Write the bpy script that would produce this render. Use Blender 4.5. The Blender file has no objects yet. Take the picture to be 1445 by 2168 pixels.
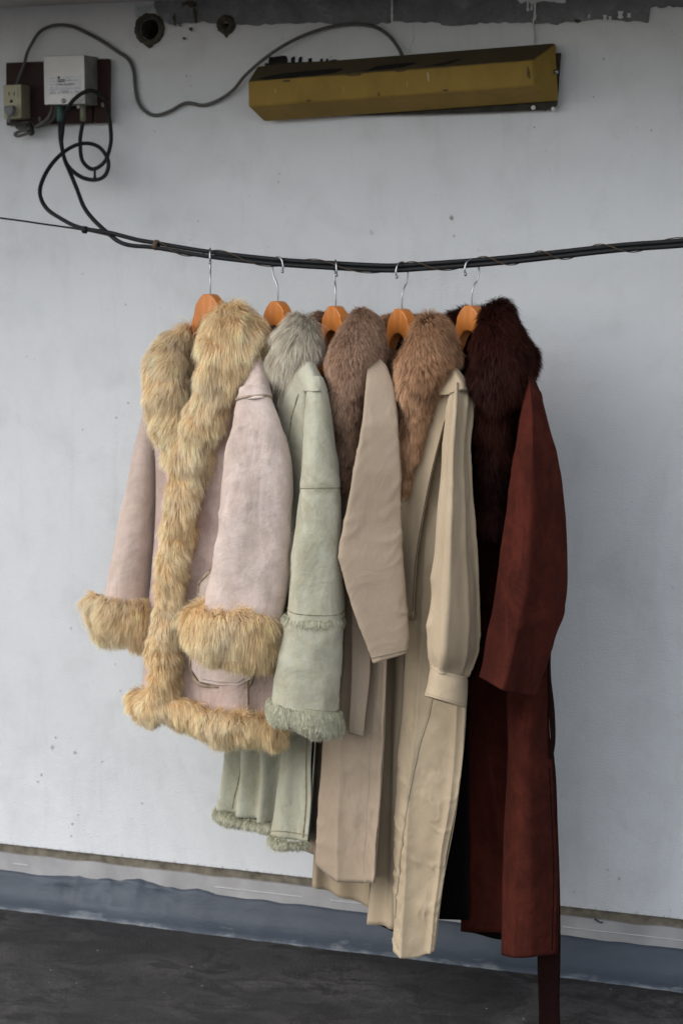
import bpy, math, random
import numpy as np
from mathutils import Vector, kdtree, geometry

# ------------------------------------------------------------------ camera, sky, sun, exposure
TH = math.radians(21.0)            # the camera looks 21 degrees away from the wall's normal
FPX = 4700.0                       # focal length in photograph pixels (1445 x 2168)
HOR = 500.0                        # image row of the horizon
DW = 4.75                          # distance camera - wall along the axis
CAMH = 1.507
D0 = DW - 0.35/math.cos(TH)        # the cable hangs 0.35 m in front of the wall
SC = bpy.context.scene
COL = SC.collection
RIGHT = np.array([math.cos(TH), math.sin(TH), 0.0])
FWD = np.array([-math.sin(TH), math.cos(TH), 0.0])
UP = np.array([0, 0, 1.0])
CAM = np.array([math.sin(TH)*DW, -math.cos(TH)*DW, CAMH])

cam_d = bpy.data.cameras.new('camera')
cam = bpy.data.objects.new('camera', cam_d); COL.objects.link(cam)
cam.location = CAM; cam.rotation_euler = (math.pi/2, 0, TH)
cam_d.sensor_fit = 'VERTICAL'; cam_d.sensor_height = 36.0; cam_d.lens = FPX/2168*36
cam_d.shift_y = -(1084-HOR)/2168
cam_d.clip_start = 0.05; cam_d.clip_end = 2000
cam_d.dof.use_dof = True; cam_d.dof.focus_distance = 4.22; cam_d.dof.aperture_fstop = 4.0
SC.camera = cam

SUN_EL, SUN_AZ = 38.0, 52.0        # degrees above the horizon, degrees left of the wall's normal
wld = bpy.data.worlds.new('World'); SC.world = wld; wld.use_nodes = True
nt = wld.node_tree
sky = nt.nodes.new('ShaderNodeTexSky'); sky.sky_type = 'NISHITA'; sky.sun_disc = False
sky.sun_elevation = math.radians(SUN_EL); sky.sun_rotation = math.radians(180+SUN_AZ)
sky.air_density = 1.0; sky.dust_density = 1.0; sky.ozone_density = 1.0
nt.nodes['Background'].inputs[1].default_value = 0.15
mxs = nt.nodes.new('ShaderNodeMix'); mxs.data_type = 'RGBA'; mxs.inputs[0].default_value = .72
mxs.inputs[7].default_value = (3.25, 3.27, 3.33, 1)                # an even cloud layer veils the clear sky
nt.links.new(sky.outputs[0], mxs.inputs[6])
nt.links.new(mxs.outputs[2], nt.nodes['Background'].inputs[0])
sl = bpy.data.lights.new('sun', 'SUN'); sl.energy = 0.85; sl.angle = math.radians(60); sl.color = (1, .97, .93)
sun = bpy.data.objects.new('sun', sl); COL.objects.link(sun)
_e, _a = math.radians(SUN_EL), math.radians(SUN_AZ)
sdir = Vector((-math.sin(_a)*math.cos(_e), -math.cos(_a)*math.cos(_e), math.sin(_e)))
sun.rotation_euler = sdir.to_track_quat('Z', 'Y').to_euler(); sun.location = (-3, -4, 6)
SC.view_settings.view_transform = 'Standard'; SC.view_settings.look = 'None'
SC.view_settings.gamma = 1.0; SC.view_settings.exposure = 1.53
SC.cycles.max_bounces = 6; SC.cycles.diffuse_bounces = 3; SC.cycles.transmission_bounces = 3

# ------------------------------------------------------------------ mapping, noise, splines
def W(px, py, d):
    px, py, d = np.broadcast_arrays(np.asarray(px, float), np.asarray(py, float), np.asarray(d, float))
    u = (px-722.5)/FPX; v = (HOR-py)/FPX
    return CAM + d[..., None]*(FWD + u[..., None]*RIGHT + v[..., None]*UP)
def depth_at(px, off):             # camera depth of the plane `off` metres in front of the wall
    return (DW-off/math.cos(TH))/(1+(np.asarray(px, float)-722.5)/FPX*math.tan(TH))
def WL(px, py, off=0.0):           # a point of the wall (or `off` in front of it)
    return W(px, py, depth_at(px, off))
def scr(r, u, t):                  # right / up / towards the viewer as a world vector
    return r*RIGHT+u*UP-t*FWD
def _h(i, j, k, s):
    n = (i*374761393+j*668265263+k*2147483647+s*1274126177) & 0xffffffff
    n = ((n ^ (n >> 13))*1274126177) & 0xffffffff
    n = ((n ^ (n >> 16))*2246822519) & 0xffffffff
    return ((n ^ (n >> 15)) & 0xffff)/32767.5-1.0
def noise(P, seed=0):
    P = np.asarray(P, float); I = np.floor(P).astype(np.int64); F = P-I; F = F*F*(3-2*F)
    r = 0
    for a in (0, 1):
        for b in (0, 1):
            for c in (0, 1):
                w = (F[..., 0] if a else 1-F[..., 0])*(F[..., 1] if b else 1-F[..., 1])*(F[..., 2] if c else 1-F[..., 2])
                r = r+w*_h(I[..., 0]+a, I[..., 1]+b, I[..., 2]+c, seed)
    return r
def fbm(P, oct=3, seed=0):
    r = 0; a = 1.0
    for o in range(oct):
        r = r+a*noise(np.asarray(P)*2**o+17.3*o, seed+o); a *= .5
    return r
def crs(A, n, lin=False):          # Catmull-Rom (or straight) through A (m, ...), n samples
    A = np.asarray(A, float); m = len(A)
    if lin:
        t = np.linspace(0, m-1, n); i = np.minimum(t.astype(int), m-2); f = (t-i)[:, None]; return A[i]*(1-f)+A[i+1]*f
    if m == 1: return np.repeat(A, n, 0)
    E = np.concatenate([[2*A[0]-A[1]], A, [2*A[-1]-A[-2]]])
    t = np.linspace(0, m-1, n); i = np.minimum(t.astype(int), m-2); f = (t-i).reshape((-1,)+(1,)*(A.ndim-1))
    a, b, c, d = E[i], E[i+1], E[i+2], E[i+3]
    return .5*(2*b+(c-a)*f+(2*a-5*b+4*c-d)*f**2+(3*b-a-3*c+d)*f**3)
def nrm(V):
    return V/np.maximum(np.linalg.norm(V, axis=-1, keepdims=True), 1e-9)

# ------------------------------------------------------------------ objects
ORI = {}
def tag(o, label=None, cat=None, group=None, kind=None):
    if label: o['label'] = label
    if cat: o['category'] = cat
    if group: o['group'] = group
    if kind: o['kind'] = kind
    return o
def empty(name, loc, label, cat, group=None):
    o = bpy.data.objects.new(name, None); COL.objects.link(o); o.empty_display_size = .05
    o.location = Vector(loc); ORI[o.name] = np.array(loc, float)
    return tag(o, label, cat, group)
def mk(name, V, F, mat, parent=None, smooth=True, loc=None):
    V = np.asarray(V, float)
    org = ORI[parent.name] if parent else (np.array(loc, float) if loc is not None else np.zeros(3))
    me = bpy.data.meshes.new(name)
    me.from_pydata((V-org).tolist(), [], [list(map(int, f)) for f in F]); me.update()
    me.polygons.foreach_set('use_smooth', [smooth]*len(me.polygons))
    if mat: me.materials.append(mat)
    o = bpy.data.objects.new(name, me); COL.objects.link(o)
    if parent: o.parent = parent
    else: o.location = Vector(org)
    ORI[o.name] = org
    return o
def grid_faces(nv, nu, wrap=False, flip=False, off=0):
    i = np.arange(nv-1)[:, None]; j = np.arange(nu if wrap else nu-1)[None, :]
    j2 = (j+1) % nu
    q = np.stack([i*nu+j, (i+1)*nu+j, (i+1)*nu+j2, i*nu+j2], -1).reshape(-1, 4)+off
    return q[:, ::-1] if flip else q
def gnormal(P, wrap):
    if wrap: du = np.roll(P, -1, 1)-np.roll(P, 1, 1)
    else: du = np.gradient(P, axis=1)
    return nrm(np.cross(np.gradient(P, axis=0), du))
def thick(o, t):
    m = o.modifiers.new('thickness', 'SOLIDIFY'); m.thickness = t; m.offset = -1; return o
class G: pass
def wire(name, pts, r, mat, parent=None, n=None, seg=8, loc=None, flat=1.0, cap=True):
    P = crs(pts, n or max(8, len(pts)*6)); N = len(P)
    T = nrm(np.gradient(P, axis=0)); a = np.array([0, 0, 1.0]) if abs(T[0][2]) < .9 else np.array([1.0, 0, 0])
    X = np.zeros_like(P); x = nrm(a-T[0]*a.dot(T[0]))
    for k in range(N):
        x = nrm(x-T[k]*x.dot(T[k])); X[k] = x
    Y = np.cross(T, X); ph = np.arange(seg)*2*math.pi/seg
    rr = np.asarray(r, float)*np.ones(N)
    V = P[:, None]+rr[:, None, None]*(X[:, None]*np.cos(ph)[None, :, None]+flat*Y[:, None]*np.sin(ph)[None, :, None])
    F = [list(f) for f in grid_faces(N, seg, True, True)]
    if cap: F += [list(range(seg)), list(range(N*seg-1, (N-1)*seg-1, -1))]
    return mk(name, V.reshape(-1, 3), F, mat, parent, loc=loc)
def hexa(name, A, B, mat, parent=None, smooth=False, loc=None, bevel=0.0):
    """solid between polygon A (back) and polygon B (front)"""
    n = len(A); V = np.concatenate([A, B])
    F = [list(range(n))[::-1], list(range(n, 2*n))]+[[i, (i+1) % n, n+(i+1) % n, n+i] for i in range(n)]
    o = mk(name, V, F, mat, parent, smooth, loc)
    if bevel:
        m = o.modifiers.new('bevel', 'BEVEL'); m.width = bevel; m.segments = 2; m.limit_method = 'ANGLE'
    return o
def lathe(name, c, ax, prof, mat, parent=None, seg=20, smooth=True):
    ax = nrm(np.asarray(ax, float)); a = np.array([0, 0, 1.0]) if abs(ax[2]) < .9 else np.array([1.0, 0, 0])
    X = nrm(np.cross(ax, a)); Y = np.cross(ax, X); ph = np.arange(seg)*2*math.pi/seg
    V = np.concatenate([c+ax*h+r*(X*np.cos(ph)[:, None]+Y*np.sin(ph)[:, None]) for r, h in prof])
    F = [list(f) for f in grid_faces(len(prof), seg, True, True)]
    return mk(name, V, F, mat, parent, smooth)

# ------------------------------------------------------------------ materials
class N:
    def __init__(s, name):
        s.m = bpy.data.materials.new(name); s.m.use_nodes = True; s.t = s.m.node_tree
        s.b = s.t.nodes['Principled BSDF']; s.tc = s.t.nodes.new('ShaderNodeTexCoord').outputs['Object']
    def n(s, typ, **kw):
        x = s.t.nodes.new('ShaderNode'+typ)
        for k, v in kw.items():
            if k in x.inputs: x.inputs[k].default_value = v
            else: setattr(x, k, v)
        return x
    def l(s, a, b): s.t.links.new(a, b)
    def map(s, scale=(1, 1, 1), rot=(0, 0, 0)):
        x = s.n('Mapping'); x.inputs['Scale'].default_value = scale; x.inputs['Rotation'].default_value = rot
        s.l(s.tc, x.inputs[0]); return x.outputs[0]
    def noise(s, sc, det=4, rough=.55, dist=0, vec=None):
        x = s.n('TexNoise'); x.inputs['Scale'].default_value = sc; x.inputs['Detail'].default_value = det
        x.inputs['Roughness'].default_value = rough; x.inputs['Distortion'].default_value = dist
        s.l(vec or s.tc, x.inputs['Vector']); return x.outputs['Fac']
    def ramp(s, fac, stops):
        x = s.n('ValToRGB'); e = x.color_ramp.elements
        while len(e) < len(stops): e.new(.5)
        for k, (p, c) in enumerate(stops):
            e[k].position = p; e[k].color = (*c, 1) if not np.isscalar(c) else (c, c, c, 1)
        s.l(fac, x.inputs[0]); return x.outputs[0]
    def mix(s, fac, a, b, mode='MIX'):
        x = s.n('Mix', data_type='RGBA', blend_type=mode)
        for v, i in ((fac, 0), (a, 6), (b, 7)):
            if isinstance(v, (int, float)): x.inputs[i].default_value = v
            elif isinstance(v, tuple): x.inputs[i].default_value = (*v, 1)
            else: s.l(v, x.inputs[i])
        return x.outputs[2]
    def math(s, op, a, b=0.0):
        x = s.n('Math', operation=op)
        for v, i in ((a, 0), (b, 1)):
            if isinstance(v, (int, float)): x.inputs[i].default_value = v
            else: s.l(v, x.inputs[i])
        return x.outputs[0]
    def bump(s, hgt, st, dist=.002, prev=None):
        x = s.n('Bump'); x.inputs['Strength'].default_value = st; x.inputs['Distance'].default_value = dist
        s.l(hgt, x.inputs['Height'])
        if prev is not None: s.l(prev, x.inputs['Normal'])
        return x.outputs[0]
    def out(s, col=None, rough=.8, spec=.3, nor=None, metal=0, sheen=0):
        b = s.b
        if isinstance(col, tuple): b.inputs['Base Color'].default_value = (*col, 1)
        elif col is not None: s.l(col, b.inputs['Base Color'])
        if isinstance(rough, float): b.inputs['Roughness'].default_value = rough
        else: s.l(rough, b.inputs['Roughness'])
        b.inputs['Specular IOR Level'].default_value = spec; b.inputs['Metallic'].default_value = metal
        if sheen:
            b.inputs['Sheen Weight'].default_value = sheen; b.inputs['Sheen Roughness'].default_value = .5
        if nor is not None: s.l(nor, b.inputs['Normal'])
        return s.m
def plain(name, c, rough=.6, spec=.3, metal=0, var=.25, sc=40, bump=.15):
    m = N(name); f = m.noise(sc, 5)
    d = tuple(x*(1-var) for x in c); h = tuple(min(1, x*(1+var)) for x in c)
    return m.out(m.ramp(f, [(.3, d), (.7, h)]), float(rough), spec, m.bump(m.noise(sc*6, 3), bump, .001), metal)
def suede(name, a, b, c, sheen=.25):
    m = N(name)
    f1 = m.noise(10, 6, .66, .9, m.map((1, 1, .6))); f2 = m.noise(34, 6, .7, .6); f3 = m.noise(420, 2)
    col = m.mix(m.ramp(f2, [(.46, 0), (.66, .9)]), m.ramp(f1, [(.38, a), (.60, b)]), c)
    col = m.mix(m.ramp(m.noise(7, 6, .75, .8), [(.46, 0), (.66, .75)]), col, tuple(x*.68 for x in c))
    col = m.mix(m.ramp(m.noise(9, 6, .75, .8, m.map((1.7, 1.7, .5))), [(.50, 0), (.68, .6)]), col, tuple(min(1, x*1.22) for x in b))
    col = m.mix(m.math('MULTIPLY', f3, .28), col, tuple(x*.62 for x in a))
    nb = m.bump(f3, .35, .0014); nb = m.bump(m.noise(60, 5, .65), .4, .004, nb); nb = m.bump(m.noise(17, 4, .6, .8), .35, .01, nb)
    return m.out(col, .95, .1, nb, sheen=sheen)
def cloth(name, a, b, rough=.62, spec=.28, sheen=.12):
    m = N(name)
    f1 = m.noise(6, 4, .5, .3); w = m.noise(900, 2, .5, 0, m.map((1, 1, .5), (.5, .4, 0)))
    col = m.mix(m.math('MULTIPLY', w, .18), m.ramp(f1, [(.35, a), (.65, b)]), tuple(x*.6 for x in a))
    cr = m.noise(20, 3, .55, .5, m.map((1, 1, .5), (.3, .5, 0)))
    nb = m.bump(w, .12, .0006); nb = m.bump(cr, .16, .006, nb); nb = m.bump(m.noise(48, 5, .68, 1.1, m.map((1, 1, .7), (.2, .6, 0))), .34, .004, nb)
    return m.out(col, float(rough), spec, nb, sheen=sheen)
def furmat(name, rough=.55, spec=.18):
    m = N(name); a = m.n('Attribute'); a.attribute_name = 'col'
    m.out(a.outputs['Color'], float(rough), spec)
    tr = m.n('BsdfTranslucent'); m.l(a.outputs['Color'], tr.inputs[0])
    mx = m.n('MixShader'); mx.inputs[0].default_value = .5
    o = m.t.nodes['Material Output']
    m.l(m.b.outputs[0], mx.inputs[1]); m.l(tr.outputs[0], mx.inputs[2]); m.l(mx.outputs[0], o.inputs[0])
    return m.m

def wall_mat():
    m = N('wall_plaster'); sp = m.n('SeparateXYZ'); m.l(m.tc, sp.inputs[0]); z = sp.outputs[2]
    big = m.noise(1.3, 5, .6, .5); mid = m.noise(7, 6, .62, .3)
    col = m.ramp(big, [(.3, (.60, .605, .605)), (.7, (.70, .705, .705))])
    col = m.mix(m.ramp(mid, [(.5, 0), (.8, .5)]), col, (.48, .48, .475))
    # yellowish grime clouds, sharper specks and run-down streaks
    st = m.noise(16, 6, .7, 0, m.map((1, 1, .12)))
    col = m.mix(m.ramp(st, [(.56, 0), (.8, .34)]), col, (.42, .42, .405))
    col = m.mix(m.ramp(m.noise(2.3, 6, .7, 1.5, m.map((1, 1, .5))), [(.52, 0), (.72, .3)]), col, (.47, .465, .45))
    v = m.n('TexVoronoi'); v.inputs['Scale'].default_value = 34; m.l(m.tc, v.inputs['Vector'])
    msk = m.ramp(m.noise(3.1, 4, .6), [(.52, 0), (.66, 1)])
    spk = m.math('MULTIPLY', m.ramp(v.outputs['Distance'], [(.05, 1), (.115, 0)]), msk)
    spk = m.math('MULTIPLY', spk, m.ramp(m.noise(23, 2), [(.50, 0), (.58, 1)]))
    col = m.mix(spk, col, (.16, .145, .125))
    v2 = m.n('TexVoronoi'); v2.inputs['Scale'].default_value = 120; m.l(m.tc, v2.inputs['Vector'])
    s2 = m.math('MULTIPLY', m.ramp(v2.outputs['Distance'], [(.08, 1), (.16, 0)]), m.ramp(m.noise(9, 4, .7), [(.60, 0), (.68, 1)]))
    col = m.mix(s2, col, (.2, .185, .165))
    # splash dirt along the foot of the plaster
    low = m.math('ADD', m.math('MULTIPLY', m.math('SUBTRACT', .137, z), 60), m.math('MULTIPLY', m.math('SUBTRACT', m.noise(85, 6, .8), .55), 3.6))
    col = m.mix(m.ramp(low, [(.35, 0), (.9, .8)]), col, (.14, .125, .10))
    op = m.noise(300, 4, .6); nb = m.bump(op, .5, .003); nb = m.bump(m.noise(38, 4, .6), .22, .005, nb)
    return m.out(col, .82, .25, nb)
def band_mat():
    m = N('raw_mortar'); f = m.noise(14, 7, .7, .4)
    col = m.ramp(f, [(.3, (.13, .131, .135)), (.55, (.20, .202, .21)), (.75, (.34, .343, .35))])
    col = m.mix(m.ramp(m.noise(90, 4, .7), [(.55, 0), (.72, .7)]), col, (.12, .118, .115))
    nb = m.bump(m.noise(140, 5, .7), .6, .003)
    return m.out(col, .92, .15, nb)
def ground_mat():
    m = N('asphalt_membrane'); f = m.noise(3.2, 7, .68, 1.2); g = m.noise(8, 7, .75, .9, m.map((.8, 1.3, 1)))
    col = m.ramp(f, [(.34, (.016, .0145, .0145)), (.5, (.034, .031, .031)), (.64, (.062, .057, .056))])
    col = m.mix(m.ramp(g, [(.49, 0), (.58, .9)]), col, (.012, .010, .010))
    col = m.mix(m.ramp(m.noise(240, 3, .6), [(.60, 0), (.75, .5)]), col, (.13, .125, .12))
    col = m.mix(m.ramp(m.noise(75, 6, .8), [(.46, 0), (.62, .6)]), col, (.012, .011, .011))
    col = m.mix(m.ramp(m.noise(110, 5, .8), [(.58, 0), (.68, .4)]), col, (.09, .085, .082))
    v = m.n('TexVoronoi'); v.inputs['Scale'].default_value = 16; m.l(m.tc, v.inputs['Vector'])
    spk = m.math('MULTIPLY', m.ramp(v.outputs['Distance'], [(.02, 1), (.05, 0)]), m.ramp(m.noise(11, 2), [(.5, 0), (.6, 1)]))
    col = m.mix(spk, col, (.4, .38, .34))
    nb = m.bump(m.noise(170, 6, .75), .7, .006); nb = m.bump(g, .35, .01, nb)
    return m.out(col, m.ramp(f, [(.35, .55), (.65, .85)]), .3, nb)
def kerb_mat():
    m = N('blue_grey_paint'); f = m.noise(5, 5, .6, .3, m.map((1, 2, 2)))
    col = m.ramp(f, [(.3, (.037, .046, .061)), (.7, (.056, .068, .086))])
    sp = m.n('SeparateXYZ'); m.l(m.tc, sp.inputs[0])
    e = m.math('ADD', m.math('MULTIPLY', m.math('SUBTRACT', .012, sp.outputs[2]), 60), m.math('MULTIPLY', m.math('SUBTRACT', m.noise(16, 6, .7, 0, m.map((.5, 1, 1))), .5), 4.5))
    col = m.mix(m.ramp(e, [(.45, 0), (1.2, .7)]), col, (.20, .215, .225))
    col = m.mix(m.ramp(m.noise(120, 5, .7), [(.6, 0), (.8, .5)]), col, (.07, .08, .095))
    nb = m.bump(m.noise(70, 5, .6, 0, m.map((.4, 1, 1))), .5, .004)
    return m.out(col, .55, .35, nb)
def wood(name, a, b, rough, sc=18, axis=(1, 1, .15)):
    m = N(name); f = m.noise(sc, 5, .6, 1.0, m.map(axis))
    return m.out(m.ramp(f, [(.3, a), (.7, b)]), float(rough), .4, m.bump(m.noise(sc*5, 3, .6, 0, m.map(axis)), .12, .001))
def lamp_mat():
    m = N('aged_ochre_plastic'); f = m.noise(9, 6, .65, .4)
    col = m.ramp(f, [(.3, (.22, .135, .026)), (.7, (.30, .192, .040))])
    col = m.mix(m.ramp(m.noise(20, 6, .7, 0, m.map((1, 1, .25))), [(.54, 0), (.8, .6)]), col, (.13, .088, .035))
    # soot and rain dirt settled on the upward faces
    g = m.n('NewGeometry'); sp = m.n('SeparateXYZ'); m.l(g.outputs['True Normal'], sp.inputs[0])
    e = m.math('ADD', sp.outputs[2], m.math('MULTIPLY', m.math('SUBTRACT', m.noise(14, 6, .7), .5), .9))
    col = m.mix(m.ramp(e, [(.20, 0), (.50, .86)]), col, (.040, .033, .022))
    return m.out(col, .7, .2, m.bump(m.noise(60, 4), .2, .002))
MAT = dict(
    wall=wall_mat(), band=band_mat(), ground=ground_mat(), kerb=kerb_mat(), lamp=lamp_mat(),
    ring=plain('brown_mortar', (.075, .067, .05), .95, .1, 0, .4, 60, .8),
    hole=plain('hole_dark', (.012, .011, .010), .95, .1),
    ceil=plain('soffit_paint', (.52, .515, .50), .9, .1, 0, .2, 5, .3),
    white=plain('white_paint', (.62, .62, .61), .7, .3, 0, .1),
    trim=plain('trim_paint', (.31, .30, .295), .7, .3, 0, .18, 12, .4),
    grime=plain('black_gum', (.012, .011, .010), .8, .2),
    groove=plain('joint_dirt', (.15, .13, .10), .95, .1, 0, .4),
    pock=plain('pock_dirt', (.42, .405, .385), .95, .1, 0, .5, 80, .5),
    rubber=plain('black_rubber', (.008, .0085, .009), .6, .25, 0, .3, 60, .3),
    cord=plain('grey_cord', (.085, .080, .072), .6, .3, 0, .2),
    twine=plain('brown_wire', (.075, .05, .03), .7, .3),
    steel=plain('polished_steel', (.36, .36, .37), .3, .5, 1, .05),
    tin=plain('grey_box_metal', (.52, .50, .48), .5, .4, .25, .12, 9, .1),
    tinside=plain('grey_box_edge', (.20, .20, .18), .55, .3, .2, .2),
    sticker=plain('label_paper', (.62, .62, .61), .6, .3, 0, .05),
    ink=plain('label_ink', (.02, .02, .02), .8, .1),
    inkgrey=plain('label_ink_grey', (.2, .2, .2), .8, .1),
    board=wood('dark_red_wood', (.014, .004, .003), (.034, .009, .005), .75),
    hanger=wood('orange_varnished_wood', (.42, .135, .026), (.56, .20, .045), .33, 14, (.3, .3, 1)),
    ivory=plain('ivory_plastic', (.36, .33, .22), .55, .35, 0, .1, 15),
    ivorydark=plain('ivory_plastic_side', (.24, .22, .15), .6, .3, 0, .15),
    slot=plain('slot_dark', (.01, .009, .008), .9, .1),
    plug=plain('grey_plug', (.16, .16, .165), .6, .3, 0, .1),
    green=plain('green_connector', (.03, .085, .07), .55, .4, 0, .3),
    brass=plain('dull_connector', (.15, .15, .10), .5, .4, .3, .3),
    pink=suede('pink_suede', (.50, .38, .32), (.64, .525, .465), (.57, .445, .37)),
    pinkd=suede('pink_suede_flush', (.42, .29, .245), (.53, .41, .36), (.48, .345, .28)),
    sage=suede('sage_suede', (.36, .342, .25), (.455, .445, .345), (.42, .38, .26)),
    rust=suede('rust_suede', (.040, .0085, .0052), (.070, .0148, .0086), (.036, .0072, .0044), 0),
    belt=suede('dark_belt_suede', (.008, .0024, .0018), (.014, .004, .003), (.010, .003, .002), 0),
    taupe=cloth('taupe_twill', (.315, .238, .165), (.355, .272, .193)),
    khaki=cloth('khaki_twill', (.375, .288, .185), (.425, .333, .22)),
    lining=cloth('black_lining', (.006, .005, .005), (.008, .006, .006), .9, .05, 0),
    liningb=cloth('brown_lining', (.05, .035, .028), (.065, .045, .036), .5),
    piping=plain('shearling_edge', (.33, .25, .18), .95, .1, 0, .4, 90, .9),
    sageedge=plain('sage_shearling_edge', (.26, .235, .15), .95, .1, 0, .4, 90, .9),
    stitch=plain('seam_thread', (.19, .17, .115), .9, .1),
    fur=furmat('fur'), furdark=furmat('fur_dark', .5, .12),
)
# ------------------------------------------------------------------ the place: ground, kerb, wall, overhang
rng = np.random.default_rng(7)
tag(mk('ground', [(-300, -600, 0), (300, -600, 0), (300, 2, 0), (-300, 2, 0)], [(0, 1, 2, 3)], MAT['ground'], smooth=False), kind='structure')

XA, XB = -7.0, 6.0
ZC = CAMH + (500-16)/FPX*float(depth_at(0, 0))         # underside of the overhang
ZW = CAMH - (1866-HOR)/FPX*DW                          # foot of the plaster
ZT = CAMH - (1924-HOR)/FPX*DW                          # foot of the pale strip
def disc(c, r, n, jit, seed):
    a = np.arange(n)*2*math.pi/n; k = np.random.default_rng(seed)
    rr = r*(1+jit*k.uniform(-1, 1, n))
    return [np.array([c[0]+q*math.cos(t), 0, c[2]+q*math.sin(t)]) for t, q in zip(a, rr)]
HOLES = [(WL(318, 62), .0235, .036), (WL(480, 52), .0065, .0225)]
wall = empty('wall', (0, 0, 0), 'white stippled plaster wall with grime and a raw mortar band at its top', 'wall')
outer = [np.array(v) for v in ((XA, 0, ZW), (XB, 0, ZW), (XB, 0, ZC+.3), (XA, 0, ZC+.3))]
loops = [outer]+[disc(c, r*.98, 24, 0, 1)[::-1] for c, r, R in HOLES]
tri = geometry.tessellate_polygon([[Vector(p) for p in l] for l in loops])
V = np.concatenate(loops); nV = len(V); F = []
for t in tri:
    a, b, c = V[t[0]], V[t[1]], V[t[2]]
    F.append(t if np.cross(b-a, c-a)[1] < 0 else t[::-1])
V = np.concatenate([V, np.array([(XA, .0045, ZW), (XB, .0045, ZW), (XB, .25, ZW+.001), (XA, .25, ZW+.001)])])
F += [(0, nV, nV+1, 1)]
mk('plaster', V, F, MAT['wall'], wall, False)
mk('joint', [(XA, .0045, -.02), (XB, .0045, -.02), (XB, .0045, ZW), (XA, .0045, ZW)], [(0, 1, 2, 3)], MAT['groove'], wall, False)
for k, (c, r, R) in enumerate(HOLES):
    n = 48; jr = np.random.default_rng(k+3)
    out = disc(c, R, n, .022, k+9)
    for q, w in ((34, .3), (35, .8), (36, 1), (37, .5)): out[q] = out[q]+np.array([0, 0, -.008*w]); inn = disc(c, r, n, .02, k+2)
    A = np.array(out); B = np.array(inn)
    rows = [A+[0, .001, 0], A*.85+B*.15+np.array([0, -.009, 0])+jr.normal(0, .0012, (n, 3)), A*.4+B*.6+np.array([0, -.011, 0])+jr.normal(0, .001, (n, 3)), B+[0, -.006, 0], B+[0, .10, 0]]
    mk('mortar_ring', np.concatenate(rows), grid_faces(5, n, True, True), MAT['ring'], wall)
    mk('bored_hole', B+[0, .098, 0], [list(range(n))], MAT['hole'], wall, False)
# raw mortar band left unpainted under the overhang: irregular lower edge
xs = np.concatenate([[326, 334, 346], np.arange(358, 1500, 4), [1500, 1600, 1900]])
ed = 49+4*noise(np.stack([xs/60., xs*0, xs*0], -1), 3)+2.5*noise(np.stack([xs/13., xs*0, xs*0], -1), 4)
ed = np.where(xs > 1180, ed-4, ed); ed[:3] = (14, 30, 44)
ed = np.where((xs > 930) & (xs < 1010), ed+4, ed)
ed = np.where(xs > 1370, 14+3*noise(np.stack([xs/9., xs*0, xs*0], -1), 5), ed)
lo = WL(xs, ed, .005); hi = lo.copy(); hi[:, 2] = ZC+.05
bk = lo.copy(); bk[:, 1] = .002; n = len(xs)
mk('mortar_band', np.concatenate([hi, lo, bk]), [(i, i+1, n+i+1, n+i)[::-1] for i in range(n-1)]+[(n+i, n+i+1, 2*n+i+1, 2*n+i)[::-1] for i in range(n-1)], MAT['band'], wall, False)
def blotch(name, pts, off, mat, parent, th=.002, seed=0, sub=5):
    P = np.array(pts, float); m = len(P); Q = crs(np.concatenate([P, P[:1]]), m*sub)[:-1]
    Q = Q+np.random.default_rng(seed).normal(0, .5, Q.shape)
    return hexa(name, WL(Q[:, 0], Q[:, 1], -.001)[::-1], WL(Q[:, 0], Q[:, 1], off)[::-1], mat, parent)
# white paint that ran over the band
for k, (x, y0, y1, w) in enumerate([(829, -6, 47, 2.2), (1116, -6, 24, 2.6), (1124, -6, 22, 2.2), (1131, -6, 42, 2.6), (1128, 40, 90, 1.4), (1279, 32, 44, 4), (1290, 34, 44, 3), (1312, 24, 40, 6), (1330, 28, 38, 4), (1246, 31, 39, 2)]):
    blotch('paint_drip', [(x-w, y0), (x+w, y0), (x+w*.8, (y0+y1)/2), (x+w*1.1, y1-3), (x, y1), (x-w, y1-3), (x-w*.7, (y0+y1)/2)], .0075, MAT['white'], wall, seed=k)
P = [(1085, -14), (1180, -14), (1196, 4), (1180, 6), (1150, 2), (1130, 7), (1112, 4), (1100, 7)]
blotch('paint_drip', P, .0072, MAT['white'], wall, seed=40)
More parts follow.
